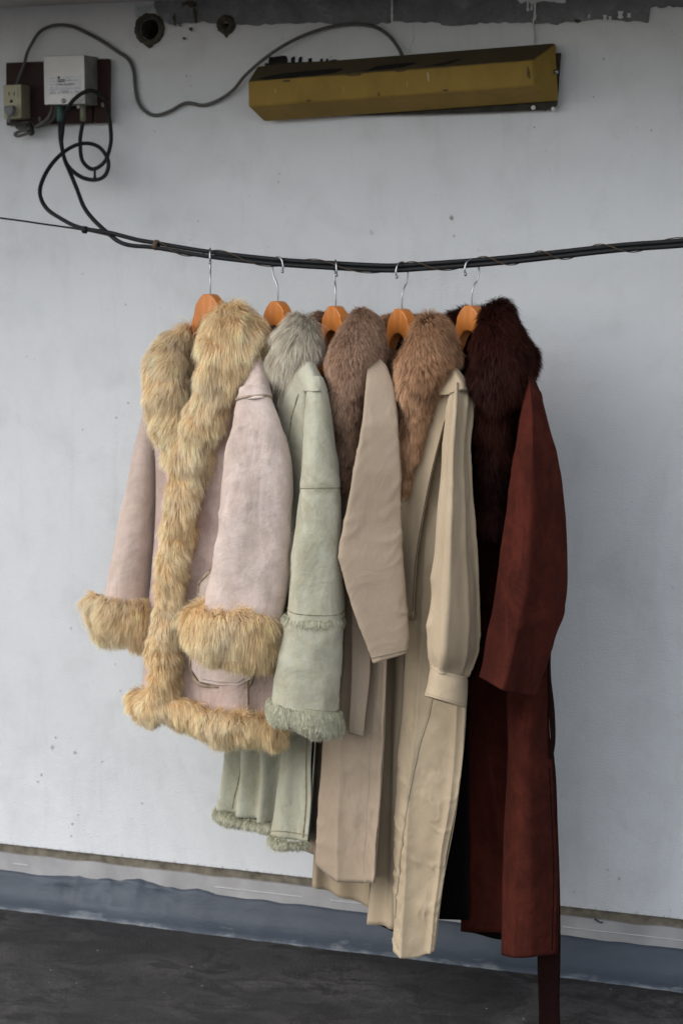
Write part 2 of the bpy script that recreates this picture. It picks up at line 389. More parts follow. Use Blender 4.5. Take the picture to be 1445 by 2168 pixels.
# pale patch of peeled paint beside the large hole, dark flaking over it
blotch('paint_flake', [(285, 14), (322, 12), (318, 20), (306, 30), (296, 40), (286, 34)], .003, plain('flake_paint', (.42, .45, .46), .8), wall, seed=3)
for k, pts in enumerate([[(384, 8), (396, 2), (412, 3), (416, 12), (404, 16), (396, 10), (388, 13)],
                         [(410, 14), (417, 26), (415, 50), (411, 40), (408, 22)], [(370, 26), (373, 44), (370, 56), (366, 40)], [(400, 60), (406, 57), (407, 66), (401, 64)],
                         [(378, 54), (382, 50), (384, 57)], [(1214, 41), (1228, 42), (1224, 49), (1216, 47)], [(386, 81), (391, 79), (392, 84)]]):
    blotch('dirt_patch', pts, .0066, MAT['ring'], wall, seed=k+60, sub=4)
for k, (x, y, r) in enumerate([(785, 492, 5), (955, 461, 5), (960, 499, 2.5), (110, 1582, 4.5), (158, 1592, 3.5), (216, 1612, 2.2), (244, 1406, 1.6), (255, 1462, 2), (268, 1489, 2.4), (88, 1640, 2.4), (80, 1655, 1.8), (118, 1562, 1.8), (175, 909, 1.8), (245, 884, 1.8), (150, 1330, 1.4), (1310, 1860, 3), (1285, 1842, 1.5), (1012, 530, 2), (300, 1700, 2), (150, 1770, 2), (153, 1745, 1.6), (165, 1725, 1.8), (1277, 125, 2.5), (1255, 205, 1.5), (1130, 270, 2), (700, 120, 1.5), (395, 160, 2), (403, 162, 2), (404, 182, 2.2), (327, 278, 2)]):
    t = np.random.default_rng(k+200).uniform(.6, 1.3, 6); q = np.arange(6)*math.pi/3
    blotch('pock_mark', [(x+r*w*math.cos(h)*.8, y+r*w*math.sin(h)*1.1) for w, h in zip(t, q)], .0012, MAT['pock'], wall, seed=k, sub=3)
# pale strip under the plaster, with an incised line and cracks
xs = np.linspace(-260, 1700, 180)
a = WL(xs, 0*xs, 0.0); a[:, 1] = -.002; a[:, 2] = ZW-.0195+.002*noise(np.stack([xs/50, xs*0, xs*0], -1), 2); b = a.copy(); b[:, 1] = -.006; b[:, 2] = ZT-.03
c0 = a.copy(); c0[:, 1] = .013
n = len(xs)
mk('pale_strip', np.concatenate([c0, a, b]), [(i, n+i, n+i+1, i+1) for i in range(n-1)]+[(n+i, 2*n+i, 2*n+i+1, n+i+1) for i in range(n-1)], MAT['trim'], wall, False)
for (p0, p1) in ((30, 62), (455, 640), (700, 790), (1190, 1460)):
    q = np.linspace(p0, p1, 12); w = WL(q, q*0, .0); w[:, 1] = -.0045; w[:, 2] = (ZW-.02)*.45+ZT*.55
    wire('scored_line', w, .0007, MAT['white'], wall)
for k, (px, h) in enumerate([(1268, .006)]):
    w = WL([px-9, px-3, px+1, px+8, px+5], [0]*5, 0); w[:, 1] = -.005; w[:, 2] = ZW-.018-np.array([.0, .4, .9, .7, 1.3])*h
    wire('crack', w, np.linspace(.0016, .0006, 24), MAT['grime'], wall, n=24)

# kerb: painted waterproofing turned up against the wall
xs = np.concatenate([[-700, -500], np.linspace(-300, 1750, 420), [2000]])
pts = np.zeros((9, len(xs), 3)); L3 = lambda f, s: noise(np.stack([xs/f, xs*0, xs*0], -1), s)
top = ZT+.002*L3(40, 1)
lift = np.clip(1-np.abs((xs-235)/150.)**4, 0, 1)          # the stretch where it has been pulled up and patched
top = top+lift*(.010+.007*L3(60, 5)+.002*L3(13, 6))
top = top+np.clip(1-np.abs((xs-410)/50.)**2, 0, 1)*(.006+.003*L3(14, 8))
base = WL(xs, 0*xs, 0)[:, 0]
foot = .062+.004*L3(140, 9)+.0018*L3(22, 11)
for r, (y, zf) in enumerate([(-.001, 1.0), (-.009, 1.0), (-.0125, .9), (-.016, .72), (-.021, .52), (-.028, .34), (-.038, .19), (-.050, .08)]):
    pts[r] = np.stack([base, np.full_like(base, y), top*zf+.0], -1)
    if r >= 1 and r < 5:
        pts[r, :, 1] -= lift*np.clip(.006*L3(70, 40+r)+.004*L3(21, 60+r)+.002*L3(8, 70+r), -.004, .02)*(1 if r > 1 else .5)
        pts[r, :, 2] += lift*.006*L3(45, 80+r)
pts[0, :, 1] = -.004; pts[6, :, 1] = -foot*.62; pts[7, :, 1] = -foot*.82
pts[8] = np.stack([base, -foot, base*0+.0035], -1); pts[7, :, 2] = top*.06+.004
P9 = np.concatenate([pts, [pts[8]*[1, 1, 0]+[0, -.003, -.002]]])
tag(mk('kerb', P9.reshape(-1, 3), grid_faces(10, len(xs), False, True)[:, ::-1], MAT['kerb']), kind='structure')
oh = empty('roof_overhang', (0, -.5, ZC), 'grey painted concrete overhang running along the top of the wall', 'overhang')
DEP = .82
V = np.array([(XA, .01, ZC), (XB, .01, ZC), (XB, -DEP, ZC), (XA, -DEP, ZC)])
hexa('slab', V[::-1]+[0, 0, .16], V[::-1], MAT['ceil'], oh)

gr = np.random.default_rng(4); V = []; F = []                # grit lying on the ground
for k in range(60):
    px, py = gr.uniform(-60, 1500), gr.uniform(1960, 2200)
    d = FPX*CAMH/(py-HOR); p = W(px, py, d); r = gr.uniform(.0006, .0019)
    if p[1] > -.09: continue
    o = len(V)
    V += [p+r*np.array(v)*gr.uniform(.6, 1.3, 3) for v in ((1, 0, .3), (-1, 0, .3), (0, 1, .3), (0, -1, .3), (0, 0, 1), (0, 0, -.2))]
    F += [(o+a, o+b, o+c) for a, b, c in ((0, 2, 4), (2, 1, 4), (1, 3, 4), (3, 0, 4), (2, 0, 5), (1, 2, 5), (3, 1, 5), (0, 3, 5))]
tag(mk('grit', V, F, plain('pale_grit', (.27, .25, .21), .9, .1), smooth=False), 'pale grit and crumbs of paint scattered on the dark ground', 'grit', kind='stuff')

# ------------------------------------------------------------------ wall light
wl = empty('wall_light', WL(850, 240, .0), 'long ochre plastic wall light with soot-blackened top mounted askew', 'wall light')
bk = [(548, 141), (1176, 92), (1182, 214), (561, 257)]
fr = [(525, 171), (1124, 126), (1130, 181), (525, 226)]
Bk = np.array([WL(*p, .018) for p in bk]); Fr = np.array([WL(*p, .105) for p in fr]); Bk0 = Bk+[0, .002, 0]
lip = (Bk*.93+Fr*.07); lip[:, 1] = Bk[:, 1]-.012; lip = Bk+(lip-Bk)*[.3, 1, .3]
V = np.concatenate([Bk, lip, Fr]); F = [(0, 1, 5, 4), (1, 2, 6, 5), (2, 3, 7, 6), (3, 0, 4, 7), (4, 5, 9, 8), (5, 6, 10, 9), (6, 7, 11, 10), (7, 4, 8, 11), (8, 9, 10, 11), (3, 2, 1, 0)]
cov = mk('cover', V, [f[::-1] for f in F], MAT['lamp'], wl, False)
b = cov.modifiers.new('bevel', 'BEVEL'); b.width = .0045; b.segments = 3
pl = [(560, 134), (1187, 112), (1179, 222), (1172, 232), (975, 240), (575, 248)]
hexa('mounting_plate', np.array([WL(*p, -.001) for p in pl])[::-1], np.array([WL(*p, .018) for p in pl])[::-1], plain('rusty_black_steel', (.03, .026, .018), .7, .3, .3, .5), wl)
lathe('screw', WL(1176, 152, .035), np.array([.9, -.4, 0]), [(0, .004), (.004, .004), (.0045, 0), (.0045, -.01)], MAT['steel'], wl, 12)
for k, (x, y) in enumerate([(1128, 228), (1170, 231)]):
    lathe('screw', WL(x, y, .018), np.array([0, -1, 0]), [(0, .003), (.004, .003), (.005, 0)], MAT['white'], wl, 12)
def on_cover(u, v):                                        # a point of the sloping top of the cover
    t = (lip[0]*(1-u)+lip[1]*u)*(1-v)+(Fr[0]*(1-u)+Fr[1]*u)*v; return t
nt_ = nrm(np.cross(lip[1]-lip[0], Fr[0]-lip[0])); nt_ = nt_ if nt_[2] > 0 else -nt_
for k, poly in enumerate([[(.03, .93), (.10, .72), (.24, .62), (.33, .66), (.30, .9), (.2, .97), (.08, 1.0)], [(.42, .95), (.46, .66), (.57, .62), (.56, .84), (.5, .92)], [(.63, .95), (.68, .8), (.74, .6), (.70, .9)]]):
    Q = crs(np.array(poly+poly[:1]), 36)[:-1]; Q = Q+np.random.default_rng(k).normal(0, .006, Q.shape)
    A = np.array([on_cover(u, min(v, .99)) for u, v in Q])
    hexa('soot_patch', A-nt_*.001, A+nt_*.0008, MAT['grime'], wl)
for k, (x, w, y0, y1) in enumerate([(588, 19, 119, 142), (620, 4, 120, 140), (635, 4, 121, 138), (656, 4, 123, 136), (680, 3, 124, 132), (692, 3, 124, 132), (706, 10, 126, 131)]):
    blotch('gum_smear', [(x-w, y0+2), (x, y0), (x+w, y0+1), (x+w, y1), (x, y1+1), (x-w, y1)], .002, MAT['grime'], wall, seed=k+80, sub=4)

fs = lambda u, v: (Fr[0]*(1-u)+Fr[1]*u)*(1-v)+(Fr[3]*(1-u)+Fr[2]*u)*v
scuff = plain('lamp_scuff', (.42, .36, .22), .8, .2, 0, .3); stain = plain('lamp_stain', (.085, .06, .026), .8, .2, 0, .4)
for k, (u, v, du, dv, mt) in enumerate([(.10, .45, .0015, .10, scuff), (.345, .62, .001, .16, scuff), (.57, .58, .001, .12, scuff), (.645, .35, .003, .22, scuff), (.47, .9, .004, .08, stain), (.22, .95, .01, .04, stain), (.70, .93, .012, .05, stain), (.14, .12, .018, .05, stain), (.38, .08, .03, .05, stain), (.55, .06, .02, .04, stain), (.985, .5, .006, .3, stain)]):
    q = np.arange(9)*2*math.pi/9; w = np.random.default_rng(k+5).uniform(.6, 1.2, 9)
    A = np.array([fs(min(max(u+du*wi*math.cos(h), .005), .995), min(max(v+dv*wi*math.sin(h), .02), .98)) for wi, h in zip(w, q)])
    hexa('scuff', A[::-1]+[0, .001, 0], A[::-1]-[0, .0006, 0], mt, wl)
for pts in ([(876, 50), (874, 66), (876, 80), (870, 96), (866, 112)],):
    wire('hairline_crack', [WL(x, y, .0002) for x, y in pts], .0005, MAT['pock'], wall, seg=4)

# ------------------------------------------------------------------ board, signal box, outlet, cords
bd = empty('mounting_board', WL(126, 262, 0), 'dark red-brown wooden board fixed high on the wall behind the metal box', 'board')
P = [(17, 133), (200, 126), (200, 261), (18, 266)]
hexa('plank', np.array([WL(*p, -.002) for p in P])[::-1], np.array([WL(x-4, y, .022) for x, y in P])[::-1], MAT['board'], bd, bevel=.002)
P = [(201, 125), (236, 124), (236, 260), (201, 261)]
hexa('batten', np.array([WL(*p, -.002) for p in P])[::-1], np.array([WL(x-3, y, .026) for x, y in P])[::-1], MAT['board'], bd, bevel=.006)

bx = empty('signal_box', WL(140, 220, .02), 'grey metal amplifier box with a white printed label on the red-brown board', 'signal box')
fb = np.array([WL(*p, .085) for p in [(92, 119), (179, 116), (181, 220), (94, 222)]])
bb = fb.copy(); bb[:, 1] = -.018
hexa('case', bb[::-1], fb[::-1], MAT['tinside'], bx, bevel=.002)
def box_pt(px, py, o=.0): return WL(px, py, .085+o)
P = [(93, 120), (178, 117), (180, 219), (95, 221)]
hexa('front_plate', np.array([box_pt(*p, -.001) for p in P])[::-1], np.array([box_pt(*p, .001) for p in P])[::-1], MAT['tin'], bx)
P = [(101.5, 162), (169.5, 158.5), (171, 198.5), (102, 200.5)]
lab = hexa('label_plate', np.array([box_pt(*p, .0005) for p in P])[::-1], np.array([box_pt(*p, .0016) for p in P])[::-1], MAT['sticker'], bx)
ex = nrm(box_pt(170, 159)-box_pt(101, 162)); ez = nrm(np.cross([0, -1., 0], ex)); ez = ez if ez[2] > 0 else -ez
def text(s, px, py, h, mat, parent, wid=None):
    cu = bpy.data.curves.new('t', 'FONT'); cu.body = s; cu.size = 1.0
    to = bpy.data.objects.new('t', cu); COL.objects.link(to)
    me = bpy.data.meshes.new_from_object(to.evaluated_get(bpy.context.evaluated_depsgraph_get()))
    bpy.data.objects.remove(to); bpy.data.curves.remove(cu)
    v = np.zeros(len(me.vertices)*3); me.vertices.foreach_get('co', v); v = v.reshape(-1, 3)
    v[:, :2] -= v[:, :2].min(0); sc = h/v[:, 1].max(); sx = sc if wid is None else wid/v[:, 0].max()
    o0 = box_pt(px, py, .0022)
    Vw = o0+v[:, :1]*sx*ex+v[:, 1:2]*sc*ez
    F = [tuple(p.vertices) for p in me.polygons]; bpy.data.meshes.remove(me)
    return mk('lettering', Vw, F, mat, parent, False)
U = 1/(FPX/float(depth_at(135, .085)))                      # metres per photograph pixel on the box
text('MB-20-45FA', 123.3, 181.5, 4.6*U, MAT['ink'], lab, 39*U)
text('OUT', 159, 196.6, 4.2*U, MAT['ink'], lab, 9.5*U)
text('6', 151, 196.9, 3.4*U, MAT['ink'], lab); text('IN', 124, 198, 3.2*U, MAT['ink'], lab, 4.5*U)
text('AC100V', 105.5, 194.5, 2.2*U, MAT['inkgrey'], lab, 12*U)
def ink(px, py, w, h, mat='inkgrey'):
    P = [(px, py), (px+w, py-w*.04), (px+w, py+h-w*.04), (px, py+h)]
    hexa('printed_mark', np.array([box_pt(*p, .0012) for p in P])[::-1], np.array([box_pt(*p, .0021) for p in P])[::-1], MAT[mat], lab)
for a in [(123, 168.4, 15.5, 1.4, 'ink'), (123, 170.8, 15.5, 1.0, 'ink'), (123, 172.6, 15.5, 1.4, 'ink'), (140, 164.2, 9, .7), (141, 169.3, 10, 1.6), (153, 169.5, 14, .7), (120.4, 161.8, .5, 29), (102.5, 189.6, 68, .5), (109, 185.2, 1.6, 1.6, 'ink'), (104, 166, 12, .5), (104, 172.5, 13, .5), (104, 179, 13, .5), (129, 192.4, 17, 1.2), (105, 196.8, 14, 1.4), (131.5, 195.4, 14, 1.6), (123, 186.5, 46, .4)]: ink(*a)
wire('printed_mark', [box_pt(126.6, 162.4, .0018), box_pt(124.4, 162.0, .0018), box_pt(123.4, 164, .0018), box_pt(124.6, 165.8, .0018), box_pt(126.4, 165.2, .0018), box_pt(126.4, 164, .0018), box_pt(125, 164, .0018)], .0009, MAT['ink'], lab)
lathe('screw', box_pt(136, 213.5), np.array([0, -1., 0]), [(0, .006), (.004, .0055), (.0052, .003), (.0052, 0)], MAT['steel'], bx, 16)
for (px, mat) in ((127, 'green'), (176, 'brass')):
    c = WL(px, 221, .055); lathe('connector', c, np.array([0, 0, -1.]), [(.004, -.004), (.0075, 0), (.0075, .008), (.0062, .009), (.0068, .012), (.0068, .034), (.0045, .038)], MAT[mat], bx, 14)
P = [(163, 222), (172, 222), (172, 229), (163, 229)]
hexa('terminal_tab', np.array([WL(*p, .05) for p in P])[::-1], np.array([WL(*p, .057) for p in P])[::-1], MAT['white'], bx)

ot = empty('power_outlet', WL(30, 252, .02), 'ivory double socket outlet on the edge of the red-brown board', 'outlet')
P = [(7, 180), (45, 178.5), (46, 250), (9, 252)]
f2 = np.array([WL(*p, .062) for p in P]); b2 = f2.copy(); b2[:, 1] = -.018
hexa('housing', b2[::-1], f2[::-1], MAT['ivorydark'], ot, bevel=.002)
P2 = [(7.3, 180.4), (44.6, 179), (45.6, 249.6), (9.3, 251.6)]
hexa('cover_plate', np.array([WL(*p, .060) for p in P2])[::-1], np.array([WL(*p, .0645) for p in P2])[::-1], MAT['ivory'], ot, bevel=.0015)
for y0 in (185.5, 218):
    P = [(11.5, y0), (38, y0-1), (38.3, y0+22.5), (12, y0+24)]
    so = hexa('socket', np.array([WL(*p, .062) for p in P])[::-1], np.array([WL(*p, .0665) for p in P])[::-1], MAT['ivory'], ot, bevel=.001)
    for x in (18.7, 29.6):
        P = [(x, y0+9), (x+2, y0+9), (x+2, y0+17), (x, y0+17)]
        hexa('slot', np.array([WL(*p, .064) for p in P])[::-1], np.array([WL(*p, .0671) for p in P])[::-1], MAT['slot'], so)
lathe('screw', WL(24.6, 214.5, .0645), np.array([0, -1., 0]), [(0, .002), (.003, .002), (.0035, 0)], MAT['slot'], ot, 14)

pc = empty('plug_cord', WL(20, 240, .06), 'grey plug in the ivory outlet with its bundled cord leading to the metal box', 'cord')
Q = [(7.5, 224.5), (27, 222.5), (29, 235), (23.5, 246), (15, 247), (8.5, 235)]
hexa('plug', np.array([WL(x+6, y, .066) for x, y in Q])[::-1], np.array([WL(x, y, .092) for x, y in Q])[::-1], MAT['plug'], pc, bevel=.004)
c0 = WL(19, 244, .082); lathe('strain_relief', c0, np.array([.05, .05, -1.]), sum([[(.0048-.0002*k, .0035*k), (.0036-.0002*k, .0035*k+.0022)] for k in range(5)], []), MAT['plug'], pc, 12)
wire('cord', [WL(*p) for p in [(20, 255, .078), (25, 261, .07), (40, 263, .05), (56, 260, .04), (67, 263, .036), (64, 270, .034), (48, 272, .03), (37, 270, .03), (38, 265, .034), (52, 266, .04), (66, 272, .04), (70, 279, .036), (60, 282, .036), (40, 288, .034), (32, 285, .034), (40, 279, .036), (60, 274, .044), (80, 266, .046), (98, 254, .048), (108, 238, .05), (112, 221, .052)]], .0037, MAT['cord'], pc, n=150)
wire('cord', [WL(*p) for p in [(66, 270, .03), (82, 268, .03), (100, 262, .03), (112, 252, .034), (118, 236, .045), (119, 221, .05)]], .0037, MAT['cord'], pc)
wire('tie_wrap', [WL(*p) for p in [(58, 266, .04), (62, 263, .052), (67, 272, .054), (70, 281, .05), (66, 284, .036), (60, 276, .03), (58, 266, .04)]], .0042, MAT['rubber'], pc, n=40)
P = [(81, 247), (87, 246), (88, 258), (82, 259)]
hexa('cord_clip', np.array([WL(*p, .02) for p in P])[::-1], np.array([WL(*p, .03) for p in P])[::-1], MAT['cord'], pc, bevel=.002)

lc = [(36, 179, .045), (43, 158, .036), (52, 135, .03), (58, 112, .02), (69, 90, .014), (86, 66, .011), (114, 54, .009), (149, 55, .008), (183, 69, .008), (221, 90, .008), (249, 109, .008), (272, 125, .008), (283, 149, .008), (287, 187, .008), (294, 218, .009), (311, 238, .009), (332, 244, .009), (360, 235, .009), (394, 218, .009), (429, 223, .009), (464, 211, .010), (495, 189, .014), (519, 160, .02), (569, 117, .024), (627, 82, .02), (690, 59, .014), (743, 51, .012), (790, 56, .012), (822, 75, .014), (843, 102, .02), (853, 122, .026)]
pts = [WL(*p) for p in lc]
wire('light_cord', pts, .0040, MAT['cord'], n=260, loc=pts[-1], flat=.8)
tag(bpy.data.objects['light_cord'], 'grey flat cord winding over the wall from the outlet to the ochre light', 'cord')

# ------------------------------------------------------------------ cable bundle
CO = .35
cb = empty('cable_bundle', WL(722, 560, CO), 'black cable bundle sagging in front of the wall with loops under the metal box', 'cable')
line = [(170, 485), (235, 498), (290, 512), (330, 519), (445, 538), (588, 554), (710, 562), (820, 567), (900, 563), (1000, 556), (1100, 547), (1200, 536), (1320, 523), (1445, 514), (1700, 492)]
lo = lambda dx, dy, do, a, b: [(x+dx, y+dy, CO+do) for x, y in line[a:b]]
A = [(127, 258, .055), (128, 290, .06), (131, 311, .07), (138, 340, .09), (149, 366, .12), (163, 400, .17), (178, 438, .23), (200, 467, .29), (235, 499, .345)]
wire('cable', [WL(*p) for p in A+[(255, 513, CO+.004), (280, 520, CO+.005)]+lo(0, 5.5, .004, 3, 15)], .0047, MAT['rubber'], cb, n=200)
Bc = [(176, 258, .055), (172, 280, .058), (170, 300, .06), (173, 335, .062), (184, 352, .062), (197, 358, .062), (213, 351, .06), (226, 335, .058), (235, 301, .05), (234, 268, .044), (229, 240, .045), (221, 212, .06), (208, 198, .085), (190, 192, .10), (170, 200, .105), (150, 219, .10), (138, 243, .09), (133, 275, .08), (131, 305, .075), (138, 339, .075), (152, 360, .078), (175, 376, .08), (201, 381, .08), (220, 374, .08), (229, 357, .078), (228, 336, .076), (212, 313, .076), (190, 304, .085), (165, 306, .10), (138, 320, .12), (112, 345, .15), (92, 378, .18), (85, 410, .21), (98, 440, .25), (128, 462, .30), (170, 482, .345)]
wire('cable', [WL(*p) for p in Bc+lo(0, -4.5, -.002, 1, 15)], .0046, MAT['rubber'], cb, n=330)
wire('cable', [WL(*p) for p in [(455, 538, CO-.002)]+lo(0, .5, -.007, 5, 15)], .0047, MAT['rubber'], cb, n=150)
wire('messenger_wire', [WL(*p) for p in [(-700, 385, CO), (-300, 425, CO), (0, 461.5, CO), (90, 474, CO), (172, 486, CO), (235, 499, CO+.006)]], .0020, MAT['rubber'], cb, n=60)
q = np.linspace(0, 1, 330); cx = np.interp(q, np.linspace(0, 1, len(line)-3), [p[0] for p in line[3:]])
C = crs(np.array([WL(x, y+.5, CO) for x, y in line[3:]]), 330)
ang = 2*math.pi*(q*7.5+.25*np.sin(q*9)); rad = .0108
wire('binding_wire', C+rad*(np.cos(ang)[:, None]*np.array([0, 0, 1.])+np.sin(ang)[:, None]*np.array([0, -1., 0])), .0011, MAT['twine'], cb, n=330, seg=5)
for px, py, r, m in ((331, 519, .0105, 'twine'), (180, 486.5, .0075, 'rubber')):
    c = WL(px, py, CO); t = nrm(WL(px+20, py+4, CO)-c)
    lathe('cable_tie', c-t*.005, t, [(r*.8, 0), (r, .001), (r*1.05, .005), (r, .009), (r*.8, .010)], MAT[m], cb, 14)
lathe('cable_tie', WL(201, 377, .078), np.array([0, 0, 1.]), [(.003, -.004), (.004, 0), (.0028, .006), (.0028, .016), (.004, .02), (.003, .024)], MAT['rubber'], cb, 10)
P = [(214, 217), (228, 216), (229, 226), (215, 227)]
hexa('cable_clip', np.array([WL(*p, .024) for p in P])[::-1], np.array([WL(*p, .034) for p in P])[::-1], MAT['ivorydark'], cb, bevel=.002)
# ------------------------------------------------------------------ garment tools
def R(py, *pts, s=0.0):            # one row of a panel: (px, dd) pairs; s = extra px downward at the right end
    n = len(pts); x0, x1 = pts[0][0], pts[-1][0]
    return [(p[0], py+s*(p[0]-x0)/max(1e-6, x1-x0), p[1]) for p in pts]
class Coat:
    def __init__(s, name, hook, label, hem):
        s.hook = hook; s.B = float(depth_at(hook, CO))
        s.root = empty(name, W(hook, hem, s.B), label, 'coat', None)
    def pt(s, px, py, dd): return W(px, py, s.B+np.asarray(dd, float))
    def sheet(s, name, net, mat, parent=None, disp=None, nu=44, nv=80, th=.0022):
        g = G(); net = np.array(net, float)
        A = crs(net, nv); A = crs(A.transpose(1, 0, 2), nu).transpose(1, 0, 2)
        P = s.pt(A[..., 0], A[..., 1], A[..., 2]); Nn = gnormal(P, False)
        u = np.linspace(0, 1, nu)[None, :]*np.ones((nv, 1)); v = np.linspace(0, 1, nv)[:, None]*np.ones((1, nu))
        if disp is not None: P = P+Nn*disp(u, v, P)[..., None]
        g.P, g.wrap, g.N = P, False, gnormal(P, False)
        g.o = thick(mk(name, P.reshape(-1, 3), grid_faces(nv, nu), mat, parent or s.root), th)
        return g
    def tubegrid(s, rows, nu=40, nv=60, disp=None, sq=2.2, peak=None, lin=False):
        A = crs(np.array([[r[0], r[1], r[2], r[3], r[4], r[5], (r[6] if len(r) > 6 else 0), (r[7] if len(r) > 7 else 0)] for r in rows], float), nv, lin)
        L = s.pt(A[:, 0], A[:, 1], A[:, 4]+A[:, 6]); Rr = s.pt(A[:, 2], A[:, 3], A[:, 4]-A[:, 6])
        Cc = (L+Rr)/2; S = (Rr-L)/2; ph = np.arange(nu)*2*math.pi/nu
        c, sn = np.cos(ph), np.sin(ph); e = 2/sq
        c, sn = np.sign(c)*np.abs(c)**e, np.sign(sn)*np.abs(sn)**e
        if peak is not None:           # a soft ridge running down the front of the sleeve
            x = -c; pr = np.where(x < peak, (1+x)/(1+peak), (1-x)/(1-peak)); sn = np.where(sn > 0, np.maximum(pr, 0)**.75*(.35+.65*np.maximum(pr, 0)**.25), sn)
        Fv = nrm(np.cross(S, np.gradient(Cc, axis=0))); Fv = np.where((Fv@FWD)[:, None] > 0, -Fv, Fv)
        P = Cc[:, None]-S[:, None]*c[None, :, None]+Fv[:, None]*(A[:, 5][:, None]*sn[None])[..., None]
        P = P+UP*(A[:, 7][:, None]*sn[None])[..., None]
        Nn = gnormal(P, True); flip = np.mean(np.sum(Nn*(P-Cc[:, None]), -1)) < 0
        if flip: Nn = -Nn
        u = (ph/(2*math.pi))[None]*np.ones((nv, 1)); v = np.linspace(0, 1, nv)[:, None]*np.ones((1, nu))
        if disp is not None:
            P = P+Nn*disp(u, v, P)[..., None]; Nn = gnormal(P, True)*(-1 if flip else 1)
        g = G(); g.P, g.wrap, g.N, g.flip = P, True, Nn, flip
        return g
    def tube(s, name, rows, mat, parent=None, th=.003, capt=True, capb=False, **kw):
        g = s.tubegrid(rows, **kw); nv, nu = g.P.shape[:2]
        F = [list(f) for f in grid_faces(nv, nu, True, g.flip)]
        if capt: F.append(list(range(nu)) if not g.flip else list(range(nu))[::-1])
        if capb: F.append(list(range(nv*nu-nu, nv*nu))[::-1])
        g.o = mk(name, g.P.reshape(-1, 3), F, mat, parent or s.root)
        if th: thick(g.o, th)
        return g
    def fur(s, name, rows, n, parent=None, nu=28, nv=36, sq=2.0, disp=None, **kw):
        g = s.tubegrid(rows, nu, nv, disp or (lambda u, v, P: .006*noise(P*26, 5)), sq)
        return furry(name, g, n, parent or s.root, **kw)
def samp(g, uv, off=0.0):          # points on a grid surface by (u, v) in 0..1
    P = g.P; nv, nu = P.shape[:2]; out = []
    for u, v in uv:
        y = min(max(v, 0), 1)*(nv-1); i = min(int(y), nv-2); fy = y-i
        if g.wrap: x = (u % 1)*nu; j = int(x) % nu; fx = x-int(x); j2 = (j+1) % nu
        else: x = min(max(u, 0), 1)*(nu-1); j = min(int(x), nu-2); fx = x-j; j2 = j+1
        q = lambda A: (A[i, j]*(1-fx)+A[i, j2]*fx)*(1-fy)+(A[i+1, j]*(1-fx)+A[i+1, j2]*fx)*fy
        out.append(q(P)+off*q(g.N))
    return np.array(out)
def line_uv(g, uv, r, mat, parent, name='seam', n=60, off=.0004):
    U = crs(np.array(uv, float), n)
    return wire(name, samp(g, U, off), r, mat, parent, n=n, seg=5)
def stitches(g, uv, mat, parent, L=.0028, gap=.0022, r=.00035, off=.0008):
    P = samp(g, crs(np.array(uv, float), 240), off); d = np.concatenate([[0], np.cumsum(np.linalg.norm(np.diff(P, axis=0), axis=1))])
    V = []; F = []; t = 0
    up = np.array([0, 0, 1.])
    while t < d[-1]:
        a, b = [np.array([np.interp(x, d, P[:, k]) for k in range(3)]) for x in (t, min(t+L, d[-1]))]
        T = nrm(b-a); S = nrm(np.cross(T, FWD))*r; o = len(V)
        V += [a-S, b-S, b+S, a+S]; F.append((o, o+1, o+2, o+3)); t += L+gap
    o = mk('stitching', V, F, mat, parent, False); tag(o, kind='stuff'); return o
